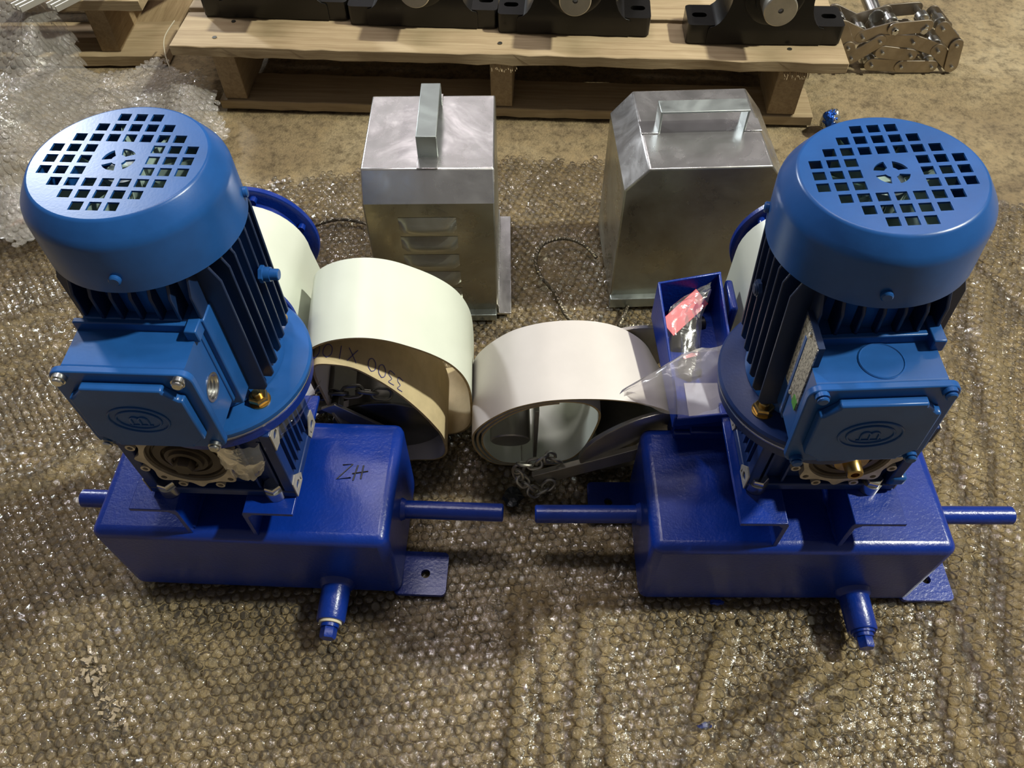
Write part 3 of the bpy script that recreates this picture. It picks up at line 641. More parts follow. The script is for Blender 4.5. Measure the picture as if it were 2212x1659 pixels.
for ch in '3300 X100':
    wd = .0135 if ch not in ' ' else .010
    for st in GL[ch]:
        pts = catmull([(x, y, 0) for x, y in st], 4) if ch in '30' else [Vector((a[0]*(1-q)+b[0]*q, a[1]*(1-q)+b[1]*q, 0)) for a, b in [(st[0], st[1])] for q in np.linspace(0, 1, 6)]
        m.tube([on_belt(s-p.x*wd*.82-.0008*p.y, tt+.016*(1-p.y)) for p in pts], .00045, 5)
    s -= wd; tt += .0006
m.build('handwriting', M_INKB, bl)

fr = frame(.5285, .17); axR = Vector((0, math.cos(.17), math.sin(.17)))*.1
RO = [(.01,.001),(-.006,.001),(-.022,.007),(-.036,.027),(-.046,.063),(-.046,.1),(-.036,.128),(-.019,.154),(.003,.177),(.029,.191),(.054,.197),(.085,.198),(.116,.194),(.147,.183),(.180,.160),(.205,.130),(.215,.095),(.205,.05),(.18,.017),(.14,.004),(.08,.001)]
def shear(P):   # the far end of this coil is narrower: it wraps a pulley that stands at an angle
    return P
m = MB(); c0 = catmull([fr(*p) for p in RO[::-1]], 6, True)
c0 = catmull([fr(*p) for p in RO], 6, True)[::-1]
def ribbon_skew(m, pts, th, off, mats):
    N = len(pts); rows = []
    for i in range(N):
        d = pts[(i+1)%N]-pts[i-1]; nn = d.cross(axR.normalized()).normalized(); k = max(0, min(1, (pts[i].x-.05)/.16)); a = axR+Vector((-.040*k, 0, 0))
        o = pts[i]+nn*off; q = pts[i]+nn*(off-th); rows.append(m.V(o, o+a*.5, o+a, q, q+a*.5, q+a))
    for i in range(N):
        a, b = rows[i], rows[(i+1)%N]
        for k in (0, 1):
            m.cur = mats[0]; m.F(a+k, a+k+1, b+k+1, b+k); m.cur = mats[1]; m.F(a+3+k, b+3+k, b+4+k, a+4+k)
        m.cur = mats[2]; m.F(a, b, b+3, a+3); m.F(a+2, a+5, b+5, b+2)
    m.cur = 0
ribbon_skew(m, c0, .0026, 0, (0, 1, 2))
RI = [(.01,.0045),(-.005,.005),(-.019,.011),(-.031,.030),(-.0405,.064),(-.0405,.099),(-.031,.125),(-.015,.150),(.005,.172),(.030,.186),(.054,.192),(.078,.188),(.093,.174),(.099,.150),(.095,.10),(.086,.05),(.070,.018),(.04,.007)]
RI2 = [(x*.985+.001, z) for x, z in [(.01,.0078),(-.003,.0085),(-.016,.014),(-.027,.032),(-.0365,.065),(-.0365,.098),(-.0275,.1225),(-.012,.147),(.007,.168),(.030,.182),(.052,.188)]]
m.ribbon(catmull([fr(*p) for p in RI], 6, True)[::-1], axR, .0026, True, 0, 1, 2)
m.ribbon(catmull([fr(*p) for p in RI2], 6, False)[::-1], axR, .0024, False, 0, 1, 2)
tag(m.build('coiled_belt', [M_WHITE, M_INNER, M_EDGE], sharp=60), 'smaller white belt coil lying in the middle, wrapped round a steel pulley', 'belt')

# ------------------------------------------------------------------ tail pulleys with weight arms and chains
def link(m, c, d, nrm, L=.024, wd=.013, r=.0021):
    c, d, nrm = Vector(c), Vector(d).normalized(), Vector(nrm); sd = d.cross(nrm).normalized()
    P = [c+d*((L/2-wd/2)*sx+wd/2*math.cos(t)*1)+sd*(wd/2*math.sin(t)) for sx, t0 in ((1,-math.pi/2),(-1,math.pi/2)) for t in np.linspace(t0, t0+math.pi, 7)]
    m.tube(P, r, 7, True)
def chain(path, mat, label, group=None, step=.0175, L=.024):
    P = catmull(path, 12); out = []; acc = 0; last = P[0]; root = thing('chain', P[0], 0, label, 'chain', group); k = 0; nxt = 0
    for i in range(1, len(P)):
        acc += (P[i]-P[i-1]).length
        if acc >= nxt:
            d = (P[i]-P[i-1]).normalized(); n0 = Vector((.25,-.7,.66)) if k % 2 else Vector((.1,.7,.7)); n0 = (n0-d*n0.dot(d)).normalized()
            m = MB(Matrix.Translation(-P[0])); link(m, P[i], d, n0, L); m.build('chain_link', mat, root); nxt += step; k += 1
    return root
# left pulley
t = thing('tail_pulley', (-.148, .60, 0), 0, 'steel tail pulley with flat bar yoke inside the large white belt coil', 'pulley')
T = Matrix.Translation((0, -.60+.545, 0)); 
fl_ = lambda x, wv, o=0: Vector((x+.148, -.055+o*math.cos(.185)-wv*math.sin(.185), .0045+o*math.sin(.185)+wv*math.cos(.185)))
aL = axL.normalized()
cf = fl_(-.155, .0735, .008)
m = MB(); m.cyl(cf, cf+aL*.084, .012); m.cyl(cf+aL*.006, cf+aL*.078, .052, n=48); m.build('pulley_drum', M_DSTEEL, t)
for o_ in (0, .080):
    m = MB(); m.lathe([(.0665,0),(.068,.001),(.068,.0035),(.0665,.0045)], cf+aL*o_, aL, 64); m.build('pulley_disc', M_DSTEEL, t)
topf = fl_(-.207, .150, .004)
for o_ in (-.006, .092):
    m = MB(); a = cf+aL*o_; b = topf+aL*(o_+.004); d = (b-a).normalized(); sd = d.cross(aL)
    m.prism([(-.015,-.011),((b-a).length+.008,-.011),((b-a).length+.008,.011),(-.015,.011)], a, d, sd, -aL*.004); m.build('yoke_arm', M_STEEL, t, bevel=.0006)
m = MB(); d = (topf-cf).normalized(); sd = d.cross(aL); m.prism([(-.004,-.013),(.004,-.013),(.004,.026),(-.004,.026)], topf+aL*-.004, d, sd, aL*.098); m.build('yoke_plate', M_DSTEEL, t, bevel=.0008)
m = MB(); m.prism([(-.02,-.014),(.016,-.014),(.016,.014),(-.02,.014)], topf+aL*.012, d, sd, aL*.035); m.build('weight_block', M_DSTEEL, t, bevel=.001)
chain([(-.232,.535,.150),(-.214,.531,.163),(-.195,.529,.166),(-.178,.531,.166),(-.160,.533,.160),(-.142,.536,.152)], M_DSTEEL, 'short dark chain across the opening of the large belt coil')
# right pulley
t = thing('tail_pulley', (.15, .56, 0), 0, 'steel tail pulley with a flat arm at the mouth of the small belt coil', 'pulley')
fR = lambda x, wv, o=0: Vector((x-.15, .5285-.56+o*math.cos(.17)-wv*math.sin(.17), o*math.sin(.17)+wv*math.cos(.17)))
a0, a1 = fR(.158, .086, -.004), fR(.128, .088, .108); aR = (a1-a0).normalized(); LN = (a1-a0).length
m = MB(); m.cyl(a0, a1, .012); m.cyl(a0+aR*.006, a1-aR*.006, .050, n=48); m.build('pulley_drum', M_DSTEEL, t)
for p, th in ((a0-aR*.001, .006), (a1-aR*.004, .006)):
    m = MB(); m.lathe([(.0785,0),(.080,.001),(.080,th-.001),(.0785,th)], p, aR, 72); m.build('pulley_disc', M_STEEL, t)
m = MB(); m.cyl(a0-aR*.018, a0+aR*.002, .008, n=6); m.cyl(a0-aR*.010, a0-aR*.004, .013, n=24); m.build('axle_nut', M_STEEL, t)
b0 = fR(.150, .080, -.012); b1 = fR(.028, .030, -.026); d = (b1-b0).normalized(); sd = Vector((0,0,1))-d*d.z; sd = sd.normalized(); od = d.cross(sd).normalized()
if od.y > 0: od = -od
m = MB(); m.prism([(-.012,-.012),((b1-b0).length,-.012),((b1-b0).length,.012),(-.012,.012)], b0, d, sd, od*.0075); m.build('yoke_arm', M_STEEL, t, bevel=.0008)
c0_ = fR(-.003, .068, .006)
m = MB(); m.lathe([(.0235,0),(.025,.0015),(.025,.075),(.0235,.0765)], c0_, axR.normalized()+Vector((0,0,.12)), 40); m.build('weight_bar', M_STEEL, t)
m = MB(); q = fR(.026, .055, .004); m.prism([(0,-.045),(.005,-.045),(.005,.105),(0,.105)], q, (1,0,0), (0,-.17,.985), Vector((0,.985,.17))*.075); m.build('yoke_plate', M_STEEL, t, bevel=.0006)
chain([(.053,.498,.062),(.041,.495,.076),(.030,.492,.066),(.017,.492,.064),(.010,.491,.064),(.006,.489,.046),(.015,.484,.030),(.027,.481,.013),(.037,.483,.012),(.046,.487,.022)], M_STEEL, 'bright chain hanging over the arm end by the small belt coil', None, .0125, .019)

# ------------------------------------------------------------------ galvanised guard boxes
def guard(name, loc, yaw, label, louvres, hbase):
    g = thing(name, loc, yaw, label, 'metal box')
    # profile across the long side with chamfered shoulders, open below
    L, D, H, ch = .2155, .172, .252, .0285
    prof = [(-L/2,.003),(L/2,.003),(L/2,H-.034),(L/2-ch,H),(-L/2+ch,H),(-L/2,H-.034)]
    m = MB(); n = len(prof)
    a = m.V(*[(x,-D/2,z) for x, z in prof]); b = m.V(*[(x,D/2,z) for x, z in prof])
    m.cur = 0; m.F(a+3,a+4,b+4,b+3); m.F(a+2,a+3,b+3,b+2); m.F(a+4,a+5,b+5,b+4)
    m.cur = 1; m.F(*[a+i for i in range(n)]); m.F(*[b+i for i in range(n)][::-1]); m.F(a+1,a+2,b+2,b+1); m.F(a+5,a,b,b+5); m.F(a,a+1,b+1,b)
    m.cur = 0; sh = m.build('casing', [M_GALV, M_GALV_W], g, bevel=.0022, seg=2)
    # seams along the bends
    m = MB(); z = H
    m.box(-.0585+hbase, .0585+hbase, -.0132, .0132, H+.030, H+.0328)
    for s in (-1, 1): m.box(s*.057+hbase-.0014, s*.057+hbase+.0014, -.0132, .0132, H-.001, H+.031)
    m.build('handle', M_HANDLE, g, bevel=.0008)
    for s in (-1, 1):
        m = MB(); m.box(s*.057+hbase-(0 if s > 0 else .024), s*.057+hbase+(.024 if s > 0 else 0), -.0135, .0135, H, H+.0016); m.build('handle_foot', M_GALV, g, bevel=.0005)
    return g, sh, L, D, H
g, sh, L, D, H = guard('guard_box', (-.1055, .899, 0), math.pi/2-.004, 'galvanised sheet metal box with louvred end facing us, handle running front to back', True, 0)
# louvres on the end that faces the camera (local -x end)
for i in range(5):
    z = .184-.0335*i; m = MB(); pts = []; nu, nv = 13, 6
    for iu in range(nu):
        for iv in range(nv):
            uu = iu/(nu-1)*2-1; vv = iv/(nv-1); bul = .0085*math.sqrt(max(0, 1-uu**4))*math.sin(math.pi*min(vv*.62+.0, 1))
            pts.append((-L/2-.0004-bul, .004+uu*.0385, z+.011-.023*vv*(1-.12*uu*uu)))
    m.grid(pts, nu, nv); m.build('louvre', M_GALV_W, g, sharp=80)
m = MB(); m.box(-L/2, L/2, -D/2-.020, -D/2+.002, .001, .005); m.box(-L/2, L/2, -D/2-.0022, -D/2, .003, .020); m.build('base_flange', M_GALV, g, bevel=.0008)
m = MB(); m.box(-L/2-.012, -L/2+.001, -D/2+.002, D/2-.002, .0012, .014); m.build('base_strip', M_HANDLE, g, bevel=.001)
g2, sh, L, D, H = guard('guard_box', (.2555, .901, 0), .028, 'galvanised sheet metal box with sloped shoulders, behind the blue tray', False, 0)
m = MB(); m.box(-L/2-.001, L/2+.001, -D/2-.010, -D/2+.001, .0012, .020); m.build('base_strip', M_HANDLE, g2, bevel=.0012)

# ------------------------------------------------------------------ wire ropes, wire, scraps
def rope(path, label, r=.0028, k=10, group=None):
    P = catmull(path, k); o = thing('wire_rope', P[0], 0, label, 'wire rope', group)
    ph = 0
    for j in range(3):
        pts = []; acc = 0
        for i, p in enumerate(P):
            if i: acc += (p-P[i-1]).length
            d = (P[min(i+1, len(P)-1)]-P[max(i-1, 0)]).normalized(); a = d.cross(Vector((0,0,1))).normalized(); b = a.cross(d); tt_ = acc/.0075*2*math.pi+j*2*math.pi/3
            pts.append(p+a*(r*.55*math.cos(tt_))+b*(r*.55*math.sin(tt_))-P[0])
        m = MB(); m.tube(pts, r*.62, 6); m.build('strand', M_ROPE, o)
    return o
rope([(.150,.752,.012),(.118,.757,.010),(.095,.768,.006),(.080,.790,.004),(.069,.828,.004),(.046,.868,.006),(.040,.90,.010),(.054,.930,.014),(.088,.941,.014),(.118,.93,.010),(.137,.905,.006)], 'wire rope loop lying between the two galvanised boxes', k=22)
rope([(.176,.800,.006),(.170,.782,.008),(.163,.766,.012),(.157,.752,.016)], 'short wire rope end running under the right galvanised box', k=14)
rope([(.158,.757,.010),(.184,.763,.004),(.2,.764,.004),(.225,.765,.004),(.26,.764,.003)], 'wire rope tail running right towards the blue tray', k=18)
rope([(-.330,.985,.004),(-.315,.993,.005),(-.281,1.001,.006),(-.235,.991,.004),(-.22,.985,.003)], 'wire rope bit at the left side of the louvred box', k=18)
m = MB()
m.tube(catmull([(.118,.745,.012),(.125,.750,.020),(.136,.751,.020),(.144,.747,.014),(.135,.744,.009),(.124,.744,.008)], 6, True), .0032, 8, True); m.cyl((.128,.752,.014),(.131,.757,.034),.003,n=10)
tag(m.build('rope_clamp', M_STEEL), 'small steel rope clamp at the back of the small belt coil', 'clamp')
m = MB(); m.tube(catmull([(-.676,1.335,.004),(-.665,1.375,.012),(-.648,1.395,.02),(-.655,1.385,.022),(-.630,1.395,.03),(-.60,1.385,.02)], 6), .0016, 6)
m.tube(catmull([(-.650,1.392,.02),(-.665,1.42,.045),(-.668,1.45,.07),(-.648,1.48,.09)], 6), .0011, 6)
tag(m.build('tie_string', M_CREAM), 'thin cream twisted string lying in front of the left pallet', 'string')
m = MB(); rg = random.Random(2)
def lump(m, c, r, n=9, jit=.35, sq=(1,1,1), seed=1):
    rg = random.Random(seed); rings = []
    for i in range(1, n):
        th = math.pi*i/n; ring = []
        for k in range(12):
            ph = 2*math.pi*k/12; rr = r*(1+jit*rg.uniform(-1, 1)); ring.append((c[0]+sq[0]*rr*math.sin(th)*math.cos(ph), c[1]+sq[1]*rr*math.sin(th)*math.sin(ph), c[2]+sq[2]*rr*math.cos(th)))
        rings.append(m.V(*ring))
    for i in range(len(rings)-1):
        for k in range(12): m.F(rings[i]+k, rings[i]+(k+1)%12, rings[i+1]+(k+1)%12, rings[i+1]+k)
    m.F(*[rings[0]+k for k in range(12)]); m.F(*[rings[-1]+k for k in range(12)][::-1])
lump(m, (-.001,.476,.008), .012, 8, .35, (1,1.1,.7), 4); tag(m.build('plastic_scrap', M_LUMP, sharp=15), 'crumpled black plastic scrap on the wrap below the belt coils', 'scrap')
m = MB(); m.cur = 0; lump(m, (.590,1.240,.014), .018, 9, .25, (.9,.9,1.1), 6); 
fb = thing('foil_wad', (.590,1.240,0), 0, 'crumpled blue and silver foil wad on the concrete beside the pallet', 'foil')
m = MB(); lump(m, (0,0,.018), .019, 10, .22, (.85,.9,1.15), 6); m.build('silver_side', M_FOIL, fb, sharp=12)
m = MB(); lump(m, (-.006,-.005,.026), .016, 10, .25, (.75,.9,1.0), 8); m.build('blue_side', M_FOILB, fb, sharp=12)
m = MB(); lump(m, (.632,1.232,.008), .014, 8, .3, (1.5,.8,.75), 11); tag(m.build('foil_wad', M_FOIL, sharp=12), 'flat silver foil scrap mostly hidden behind the right motor cap', 'foil')
m = MB(); P = catmull([(-.82,.965,.012),(-.80,.978,.018),(-.775,.985,.016),(-.755,.987,.012)], 4); 
for i in range(len(P)-1): pass
pts = []
for i, p in enumerate(P):
    wv = .010*math.sin(math.pi*i/(len(P)-1))+.0005
    for j in range(4): pts.append((p.x, p.y+(j/3-.5)*2*wv, p.z+.002*math.sin(j*2)+.012))
m.grid(pts, len(P), 4); o = tag(m.build('dry_leaf', M_LEAF), 'dry brown leaf on the bubble wrap left of the left motor', 'leaf'); sm = o.modifiers.new('thick', 'SOLIDIFY'); sm.thickness = .0008
for (x, y, lab, sd) in ((.238,.3387,'blue paint flake against the front foot of the right housing',3),(.2035,.2028,'blue paint flake on the wrap in front of the right unit',5)):
    m = MB(); lump(m, (x, y, .002), .0045, 5, .4, (1.6,.8,.5), sd); tag(m.build('paint_flake', M_BLUE, sharp=12), lab, 'scrap')
rg = random.Random(5); cm = MB(); cm.prism([(-.006,-.002),(.005,-.0025),(.007,.002),(-.004,.003)], (0,0,0), (1,0,0), (0,1,0), (0,0,.0016)); first = None
for i in range(46):
    q = rg.random(); x = -.487+.058*q+rg.gauss(0,.007); y = .285-.075*q+rg.gauss(0,.009)
    if first is None: first = cm.build('wood_chip', M_CHIP, smooth=False); c = first
    else: c = first.copy(); C.objects.link(c)
    c.location = (x, y, -.0035+rg.random()*.003); c.rotation_euler = (rg.uniform(-.4,.4), rg.uniform(-.4,.4), rg.uniform(0,6.3)); k = rg.uniform(.4,.95); c.scale = (k,k*rg.uniform(.7,1.2),1)
    tag(c, 'pale wood chip in the trail of chips at the lower left', 'wood chip', 'wood chips at the lower left')

# ------------------------------------------------------------------ clear bags and the small parts in the tray
def sheet(name, outline_rows, mat, amp, seed, sub=5):
    """crumpled film through rows of control points"""
    rows = [catmull(r, sub) for r in outline_rows]; nv = len(rows[0]); cols = []
    for j in range(nv): cols.append(catmull([r[j] for r in rows], sub))
    nu = len(cols[0]); rg = np.random.RandomState(seed); ph = rg.uniform(0, 6.28, 12); pts = []
    for i in range(nu):
        for j in range(nv):
            p = cols[j][i]; a = i/(nu-1); b = j/(nv-1)
            d = math.sin(17*a+6*b+ph[0])*math.sin(9*b-5*a+ph[1])+.6*math.sin(31*a-13*b+ph[2])+.5*math.sin(23*b+19*a+ph[3]) 
            pts.append((p.x+amp*.3*d, p.y+amp*.4*d, p.z+amp*d))
    m = MB(); m.grid(pts, nu, nv); o = m.build(name, mat, sharp=30); return o
tag(sheet('plastic_bag', [[(.178,.512,.190),(.175,.55,.205),(.178,.592,.228),(.20,.612,.236),(.230,.628,.236)],[(.186,.512,.196),(.188,.55,.214),(.193,.588,.230),(.212,.610,.234),(.230,.622,.233)],[(.200,.514,.192),(.208,.55,.208),(.212,.58,.218),(.218,.60,.224),(.228,.614,.220)],[(.207,.514,.172),(.216,.55,.180),(.220,.578,.190),(.222,.60,.200),(.224,.61,.200)]], M_BAG, .0022, 3),
    'clear plastic bag of small parts lying in the blue tray', 'plastic bag')
tag(sheet('plastic_bag', [[(.108,.458,.262),(.131,.468,.270),(.166,.488,.276),(.196,.498,.279),(.214,.500,.281)],[(.110,.456,.264),(.136,.461,.284),(.168,.474,.294),(.196,.482,.292),(.214,.486,.288)],[(.112,.454,.264),(.140,.446,.280),(.170,.446,.288),(.196,.454,.284),(.213,.462,.282)],[(.114,.453,.262),(.146,.434,.262),(.172,.428,.264),(.196,.434,.264),(.212,.446,.266)]], M_BAG2, .0018, 7),
    'empty clear plastic bag hanging over the near end of the blue tray', 'plastic bag')
tag(sheet('plastic_film', [[(-.182,.452,.296),(-.197,.425,.300),(-.215,.40,.302),(-.228,.383,.300)],[(-.186,.447,.291),(-.200,.420,.286),(-.216,.396,.287),(-.228,.381,.290)],[(-.192,.444,.288),(-.203,.418,.278),(-.216,.395,.281),(-.227,.380,.284)]], M_BAG, .0015, 4),
    'torn clear film strip pinched under the left motor flange', 'plastic film')
tag(sheet('plastic_film', [[(-.266,.374,.303),(-.250,.368,.305),(-.236,.368,.306),(-.226,.372,.304)],[(-.264,.366,.286),(-.249,.360,.288),(-.236,.360,.288),(-.224,.366,.288)],[(-.258,.364,.268),(-.246,.359,.266),(-.236,.360,.268),(-.228,.365,.274)]], M_BAG, .0022, 12),
    'crumpled clear film flap over the left gearbox output cover', 'plastic film')
m = MB(Matrix.Translation((.201,.606,.212)) @ Matrix.Rotation(.80,4,'Z') @ Matrix.Rotation(.5,4,'X')); m.box(-.034,.034,-.0115,.0115,0,.0012); tag(m.build('red_card', M_RED, bevel=.0004), 'red card label inside the bag in the blue tray', 'card')
for i, (x, y, z, rz, L_, r) in enumerate(((.211,.612,.182,.15,.040,.0085),(.196,.590,.180,1.45,.036,.0085),(.212,.578,.180,1.55,.040,.0080))):
    m = MB(Matrix.Translation((x,y,z)) @ Matrix.Rotation(rz,4,'Z')); m.cyl((-L_/2,0,0),(L_/2,0,0),r,n=24,bev=.001)
    tag(m.build('black_bush', M_BLACKR), ('black ribbed bush lying crosswise below the red card','black rubber bush in the tray, left one of the upright pair','black rubber bush in the tray, right one of the upright pair')[i], 'bush')
m = MB(); lump(m, (.203,.545,.181), .013, 8, .2, (1,1.3,.8), 3); tag(m.build('rubber_plug', M_BLACKR, sharp=20), 'dark rubber plug at the near end of the bag in the tray', 'plug')
m = MB(Matrix.Translation((.205,.558,.192)) @ Matrix.Rotation(.3,4,'Z')); m.box(-.010,.010,-.003,.003,0,.001); tag(m.build('pink_slip', M_PINK), 'small pink slip lying on the black bushes in the tray', 'slip')
m = MB(Matrix.Translation((.194,.604,.196)) @ Matrix.Rotation(.1,4,'Z')); m.box(-.008,.008,-.005,.005,0,.001); tag(m.build('red_tab', M_RED), 'small dark red tab above the left black bush in the tray', 'card')

# ------------------------------------------------------------------ pallets
def board(name, parent, x0, x1, y0, y1, z0, z1, mat, jag=.0):
    """a sawn board with slightly uneven edges"""
    m = MB(); n = 40; rg = random.Random(int((x0*31+y0*17+z0*7)*1000)); lx = (x1-x0) > (y1-y0); rows = []
    for i in range(n):
        f = i/(n-1); e = lambda a=1: rg.uniform(-jag, jag)*a
        if lx: x = x0+(x1-x0)*f; rows.append(m.V((x,y0+e(),z0+e(.6)),(x,y1+e(),z0+e(.3)),(x,y1+e(),z1+e(.3)),(x,y0+e(),z1+e(.3))))
        else: y = y0+(y1-y0)*f; rows.append(m.V((x0+e(),y,z0),(x0+e(),y,z1+e(.3)),(x1+e(),y,z1+e(.3)),(x1+e(),y,z0)))
    for i in range(n-1):
        a, b = rows[i], rows[i+1]
        for k in range(4): m.F(a+k, a+(k+1)%4, b+(k+1)%4, b+k)
    m.F(*[rows[0]+k for k in range(4)][::-1]); m.F(*[rows[-1]+k for k in range(4)])
    return m.build(name, mat, parent, bevel=.0012, seg=1)
p = thing('pallet', (-.606, 1.322, 0), -.066, 'wooden pallet carrying the black pillow block bearings', 'pallet', 'wooden pallets')
ys = [(0,.118),(.126,.232),(.246,.35),(.366,.47),(.486,.59),(.606,.71)]
for i, (a, b) in enumerate(ys): board('deck_board', p, -.002 if i else 0, 1.197, a, b, .110, .130+.0015*(i % 2), M_WOODX, .0026)
for k in range(3): 
    x = (.066, .573, 1.085)[k]; board('stringer', p, x, x+(.042, .040, .050)[k], .012, .70, .018, .109, M_WOODY, .001)
for a, b in ((.008,.10),(.34,.44),(.6,.7)): board('bottom_board', p, .055, 1.17, a, b, -.002, .017, M_WOODX, .0014)
for x, y in ((.075,.03),(.095,.085),(.59,.035),(.595,.08),(1.10,.04),(1.115,.085)):
    m = MB(); m.cyl((x,y,.1295),(x,y,.1312),.0042,n=12); m.build('nail_head', M_DSTEEL, p)
for k, x in enumerate((.595, 1.11)):                                       # torn fibres where the board was sawn
    m = MB(); rg = random.Random(k)
    for i in range(26):
        xx = x-.02+i*.0018; l = rg.uniform(.004,.013); m.tube([(xx,.006,.109),(xx+rg.uniform(-.004,.004),.000-rg.random()*.004,.109-l)], .0006, 4)
    o = m.build('torn_fibres', M_WOODX, p); o['kind'] = 'stuff'
p2 = thing('pallet', (-.69, 1.474, 0), -.01, 'second wooden pallet at the back left, its end showing beside the bearing pallet', 'pallet', 'wooden pallets')
board('bottom_board', p2, -.95, 0, 0, .13, -.002, .020, M_WOODX, .0012)
board('bottom_board', p2, -.125, 0, .13, .62, -.002, .018, M_WOODY, .0012)
board('stringer', p2, -.132, -.094, .016, .72, .020, .109, M_WOODY, .001)
board('stringer', p2, -.62, -.58, .016, .72, .020, .109, M_WOODY, .001)
for a, b in ((.004,.10),(.12,.22),(.25,.35),(.38,.48)): board('deck_board', p2, -.98, -.012, a, b, .110, .131, M_WOODX, .0012)
m = MB(); m.tube([(-.010,.004,.019),(.001,-.002,.019),(.004,-.004,-.004)], .0014, 6); m.build('staple', M_ZINC, p2)
# loose grey profiles resting on the second pallet
for i, (xa, xb) in enumerate(((-.812,-.715),(-.875,-.775))):
    a = Vector((xa, 1.375, .168)); b = Vector((xb+.16, 1.80, .150)); d = (b-a).normalized(); sd = d.cross(Vector((0,0,1))).normalized(); uu = sd.cross(d)
    m = MB(); m.prism([(-.013,0),(.013,0),(.013,.010),(.010,.010),(.010,.003),(.002,.003),(.002,.010),(-.002,.010),(-.002,.003),(-.010,.003),(-.010,.010),(-.013,.010)], a, sd, uu, b-a)
    tag(m.build('grey_profile', M_PROFILE, bevel=.0004, seg=1), ('grey slotted profile nearest the bearing pallet, end under the wrap flap', 'grey slotted profile at the far left, end under the wrap flap')[i], 'profile', 'grey profiles on the left pallet')

# ------------------------------------------------------------------ pillow block bearings
def bearing(loc, yaw, label):
    b = thing('pillow_block_bearing', loc, yaw, label, 'bearing', 'black pillow block bearings on the pallet')
    H, r, dp = .088, .0685, .072
    pf = [(-.100,0),(.100,0),(.100,.026)]
    for t in np.linspace(0, 1, 7): pf.append((.098-.030*math.sin(t*math.pi/2), .030+.058*(1-math.cos(t*math.pi/2))))
    for t in np.linspace(0, math.pi, 22): pf.append((r*math.cos(t), H+r*math.sin(t)))
    for t in np.linspace(1, 0, 7): pf.append((-(.098-.030*math.sin(t*math.pi/2)), .030+.058*(1-math.cos(t*math.pi/2))))
    pf.append((-.100,.026))
    m = MB(); m.prism(pf, (0,-dp/2,0), (1,0,0), (0,0,1), (0,dp,0)); bd = m.build('bearing_body', M_BLACK, b, bevel=.006, seg=3)
    for s in (-1, 1):
        a, c = (.085, .1355) if s > 0 else (-.1355, -.085)
        m = MB(); m.plate(rrect(a, c, -dp/2+.002, dp/2-.002, .008), [[(s*.113+x*.9, y) for x, y in stadium(.014, .0075)]], (0,0,0), (1,0,0), (0,1,0), (0,0,.033)); m.build('bearing_foot', M_BLACK, b, bevel=.0055, seg=3)
    m = MB(); m.lathe([(.050,0),(.050,.004),(.046,.006),(.034,.006),(.033,.010),(.0295,.010)], (0,-dp/2,H), (0,-1,0), 56); m.build('bearing_cover', M_BLACK, b)
    m = MB(); m.lathe([(.0270,0),(.0270,.0495),(.0252,.0515),(.0045,.0515),(.0042,.046),(.001,.044)], (0,-dp/2,H), (0,-1,0), 56); m.build('shaft_end', M_STEEL, b)
    return b
dzk = .1325
bearing((-.425, 1.441, dzk), -.075, 'leftmost black pillow block bearing in the touching row of three')
bearing((-.152, 1.408, dzk), -.075, 'middle black pillow block bearing in the touching row of three')
bearing((.1185, 1.376, dzk), -.075, 'third black pillow block bearing, right end of the touching row')
bearing((.450, 1.338, dzk), -.040, 'separate black pillow block bearing at the right end of the pallet')
bearing((.185, 1.530, dzk), -.075, 'black pillow block bearing in the second row behind, cut by the frame')

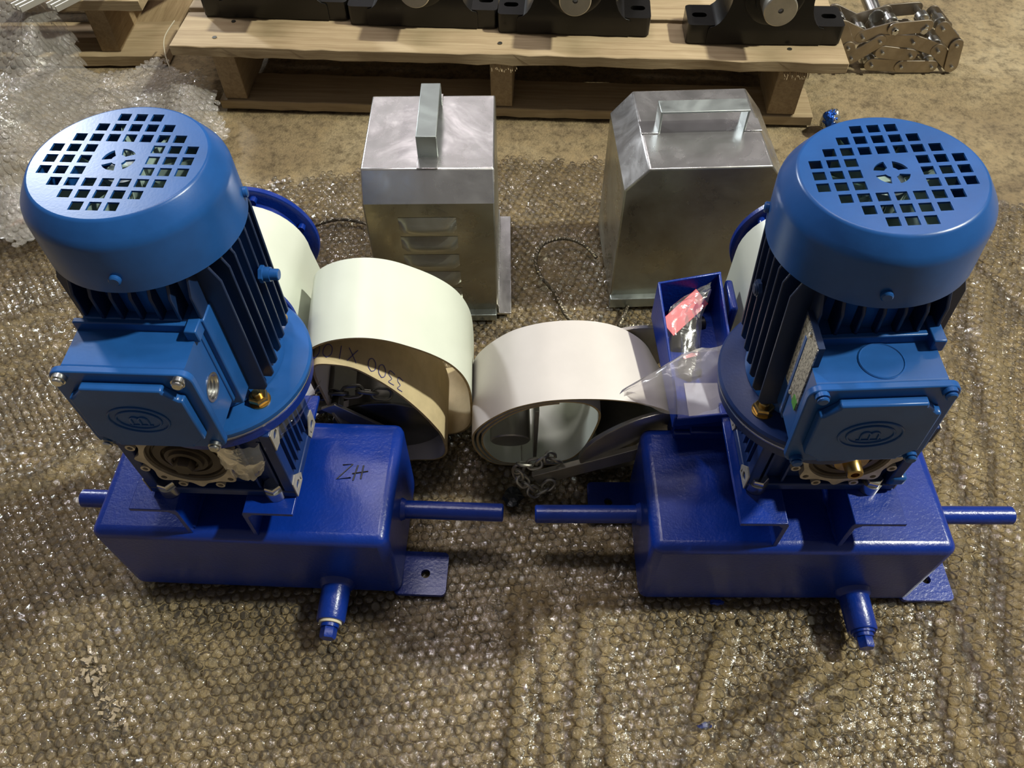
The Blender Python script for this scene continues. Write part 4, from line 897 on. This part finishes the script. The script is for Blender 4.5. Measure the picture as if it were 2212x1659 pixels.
# ------------------------------------------------------------------ folded conveyor chain pile
ck = thing('conveyor_chain', (.78, 1.44, 0), 0, 'folded steel conveyor chain with rollers on the floor right of the pallet', 'chain')
LK = [((.6334,.092),(.6809,.0707),0),((.6728,.028),(.7168,.0624),-1),((.7358,.088),(.7941,.0931),-1),((.7299,.0401),(.7882,.0319),-1),((.7783,.0090),(.8384,.0085),-1),((.8688,.0534),(.878,.0090),-1),
      ((.7817,.0602),(.8378,.0419),0),((.8279,.087),(.8674,.0534),0),((.7182,.013),(.7783,.0090),0),((.6809,.0707),(.7358,.088),0),((.8378,.0419),(.878,.0090),0),((.6334,.092),(.6598,.0498),0),((.6598,.0498),(.6728,.028),-1),((.7168,.0624),(.7817,.0602),0)]
seen = []
for k_, (a, b, lv) in enumerate(LK):
    yv = -.01+lv*.0035-.0006*(k_*5 % 14)/3; a = Vector((a[0]-.78, yv, a[1])); b = Vector((b[0]-.78, yv, b[1])); d = b-a; L_ = d.length; d.normalize(); sd = Vector((0,1,0)).cross(d).normalized()
    for yo in (0, .058-lv*.007):
        m = MB(); m.prism([(x+L_/2, y) for x, y in stadium(L_, .0128)], a+Vector((0,yo,0)), d, sd, Vector((0,.0028,0))); m.build('link_plate', M_CHAIN, ck, bevel=.0005, seg=1)
    for q in (a, b):
        if not any((q-s_).length < .006 for s_ in seen):
            seen.append(q); m = MB(); m.cyl((q.x,-.020,q.z),(q.x,.056,q.z),.0032,n=12,bev=.0008); m.build('link_pin', M_ZINC, ck)
            m = MB(); m.lathe([(.0105,0),(.012,.0015),(.012,.0165),(.0105,.018)], (q.x,.006,q.z), (0,1,0), 28); m.build('roller', M_ZINC, ck)
            m = MB(); m.lathe([(.0060,.018),(.0060,.05)], (q.x,.006,q.z), (0,1,0), 20); m.build('bushing', M_ZINC, ck)
for i, (x, z) in enumerate(((-.043,.084),(.012,.085))):
    m = MB(); hexa(m, (x,-.013,z), .0068, .007, (0,-1,0)); m.cyl((x,-.018,z),(x,.03,z),.004,n=12); m.build('link_bolt', M_ZINC, ck)
m = MB(); m.prism([(-.045,.0),(.040,.0),(.043,.05),(-.048,.05)], (.735-.78+.045,.085,.105), (1,0,0), (0,.9,.42), (0,-.03,.075)); m.build('carrier_plate', M_PROFILE, ck, bevel=.004)
for x, rr in ((-.165,.010),(-.060,.014)):
    m = MB(); m.cyl((x,.045,.080),(x,.30,.100),rr,n=24,bev=.001); m.build('cross_rod', M_ZINC, ck)
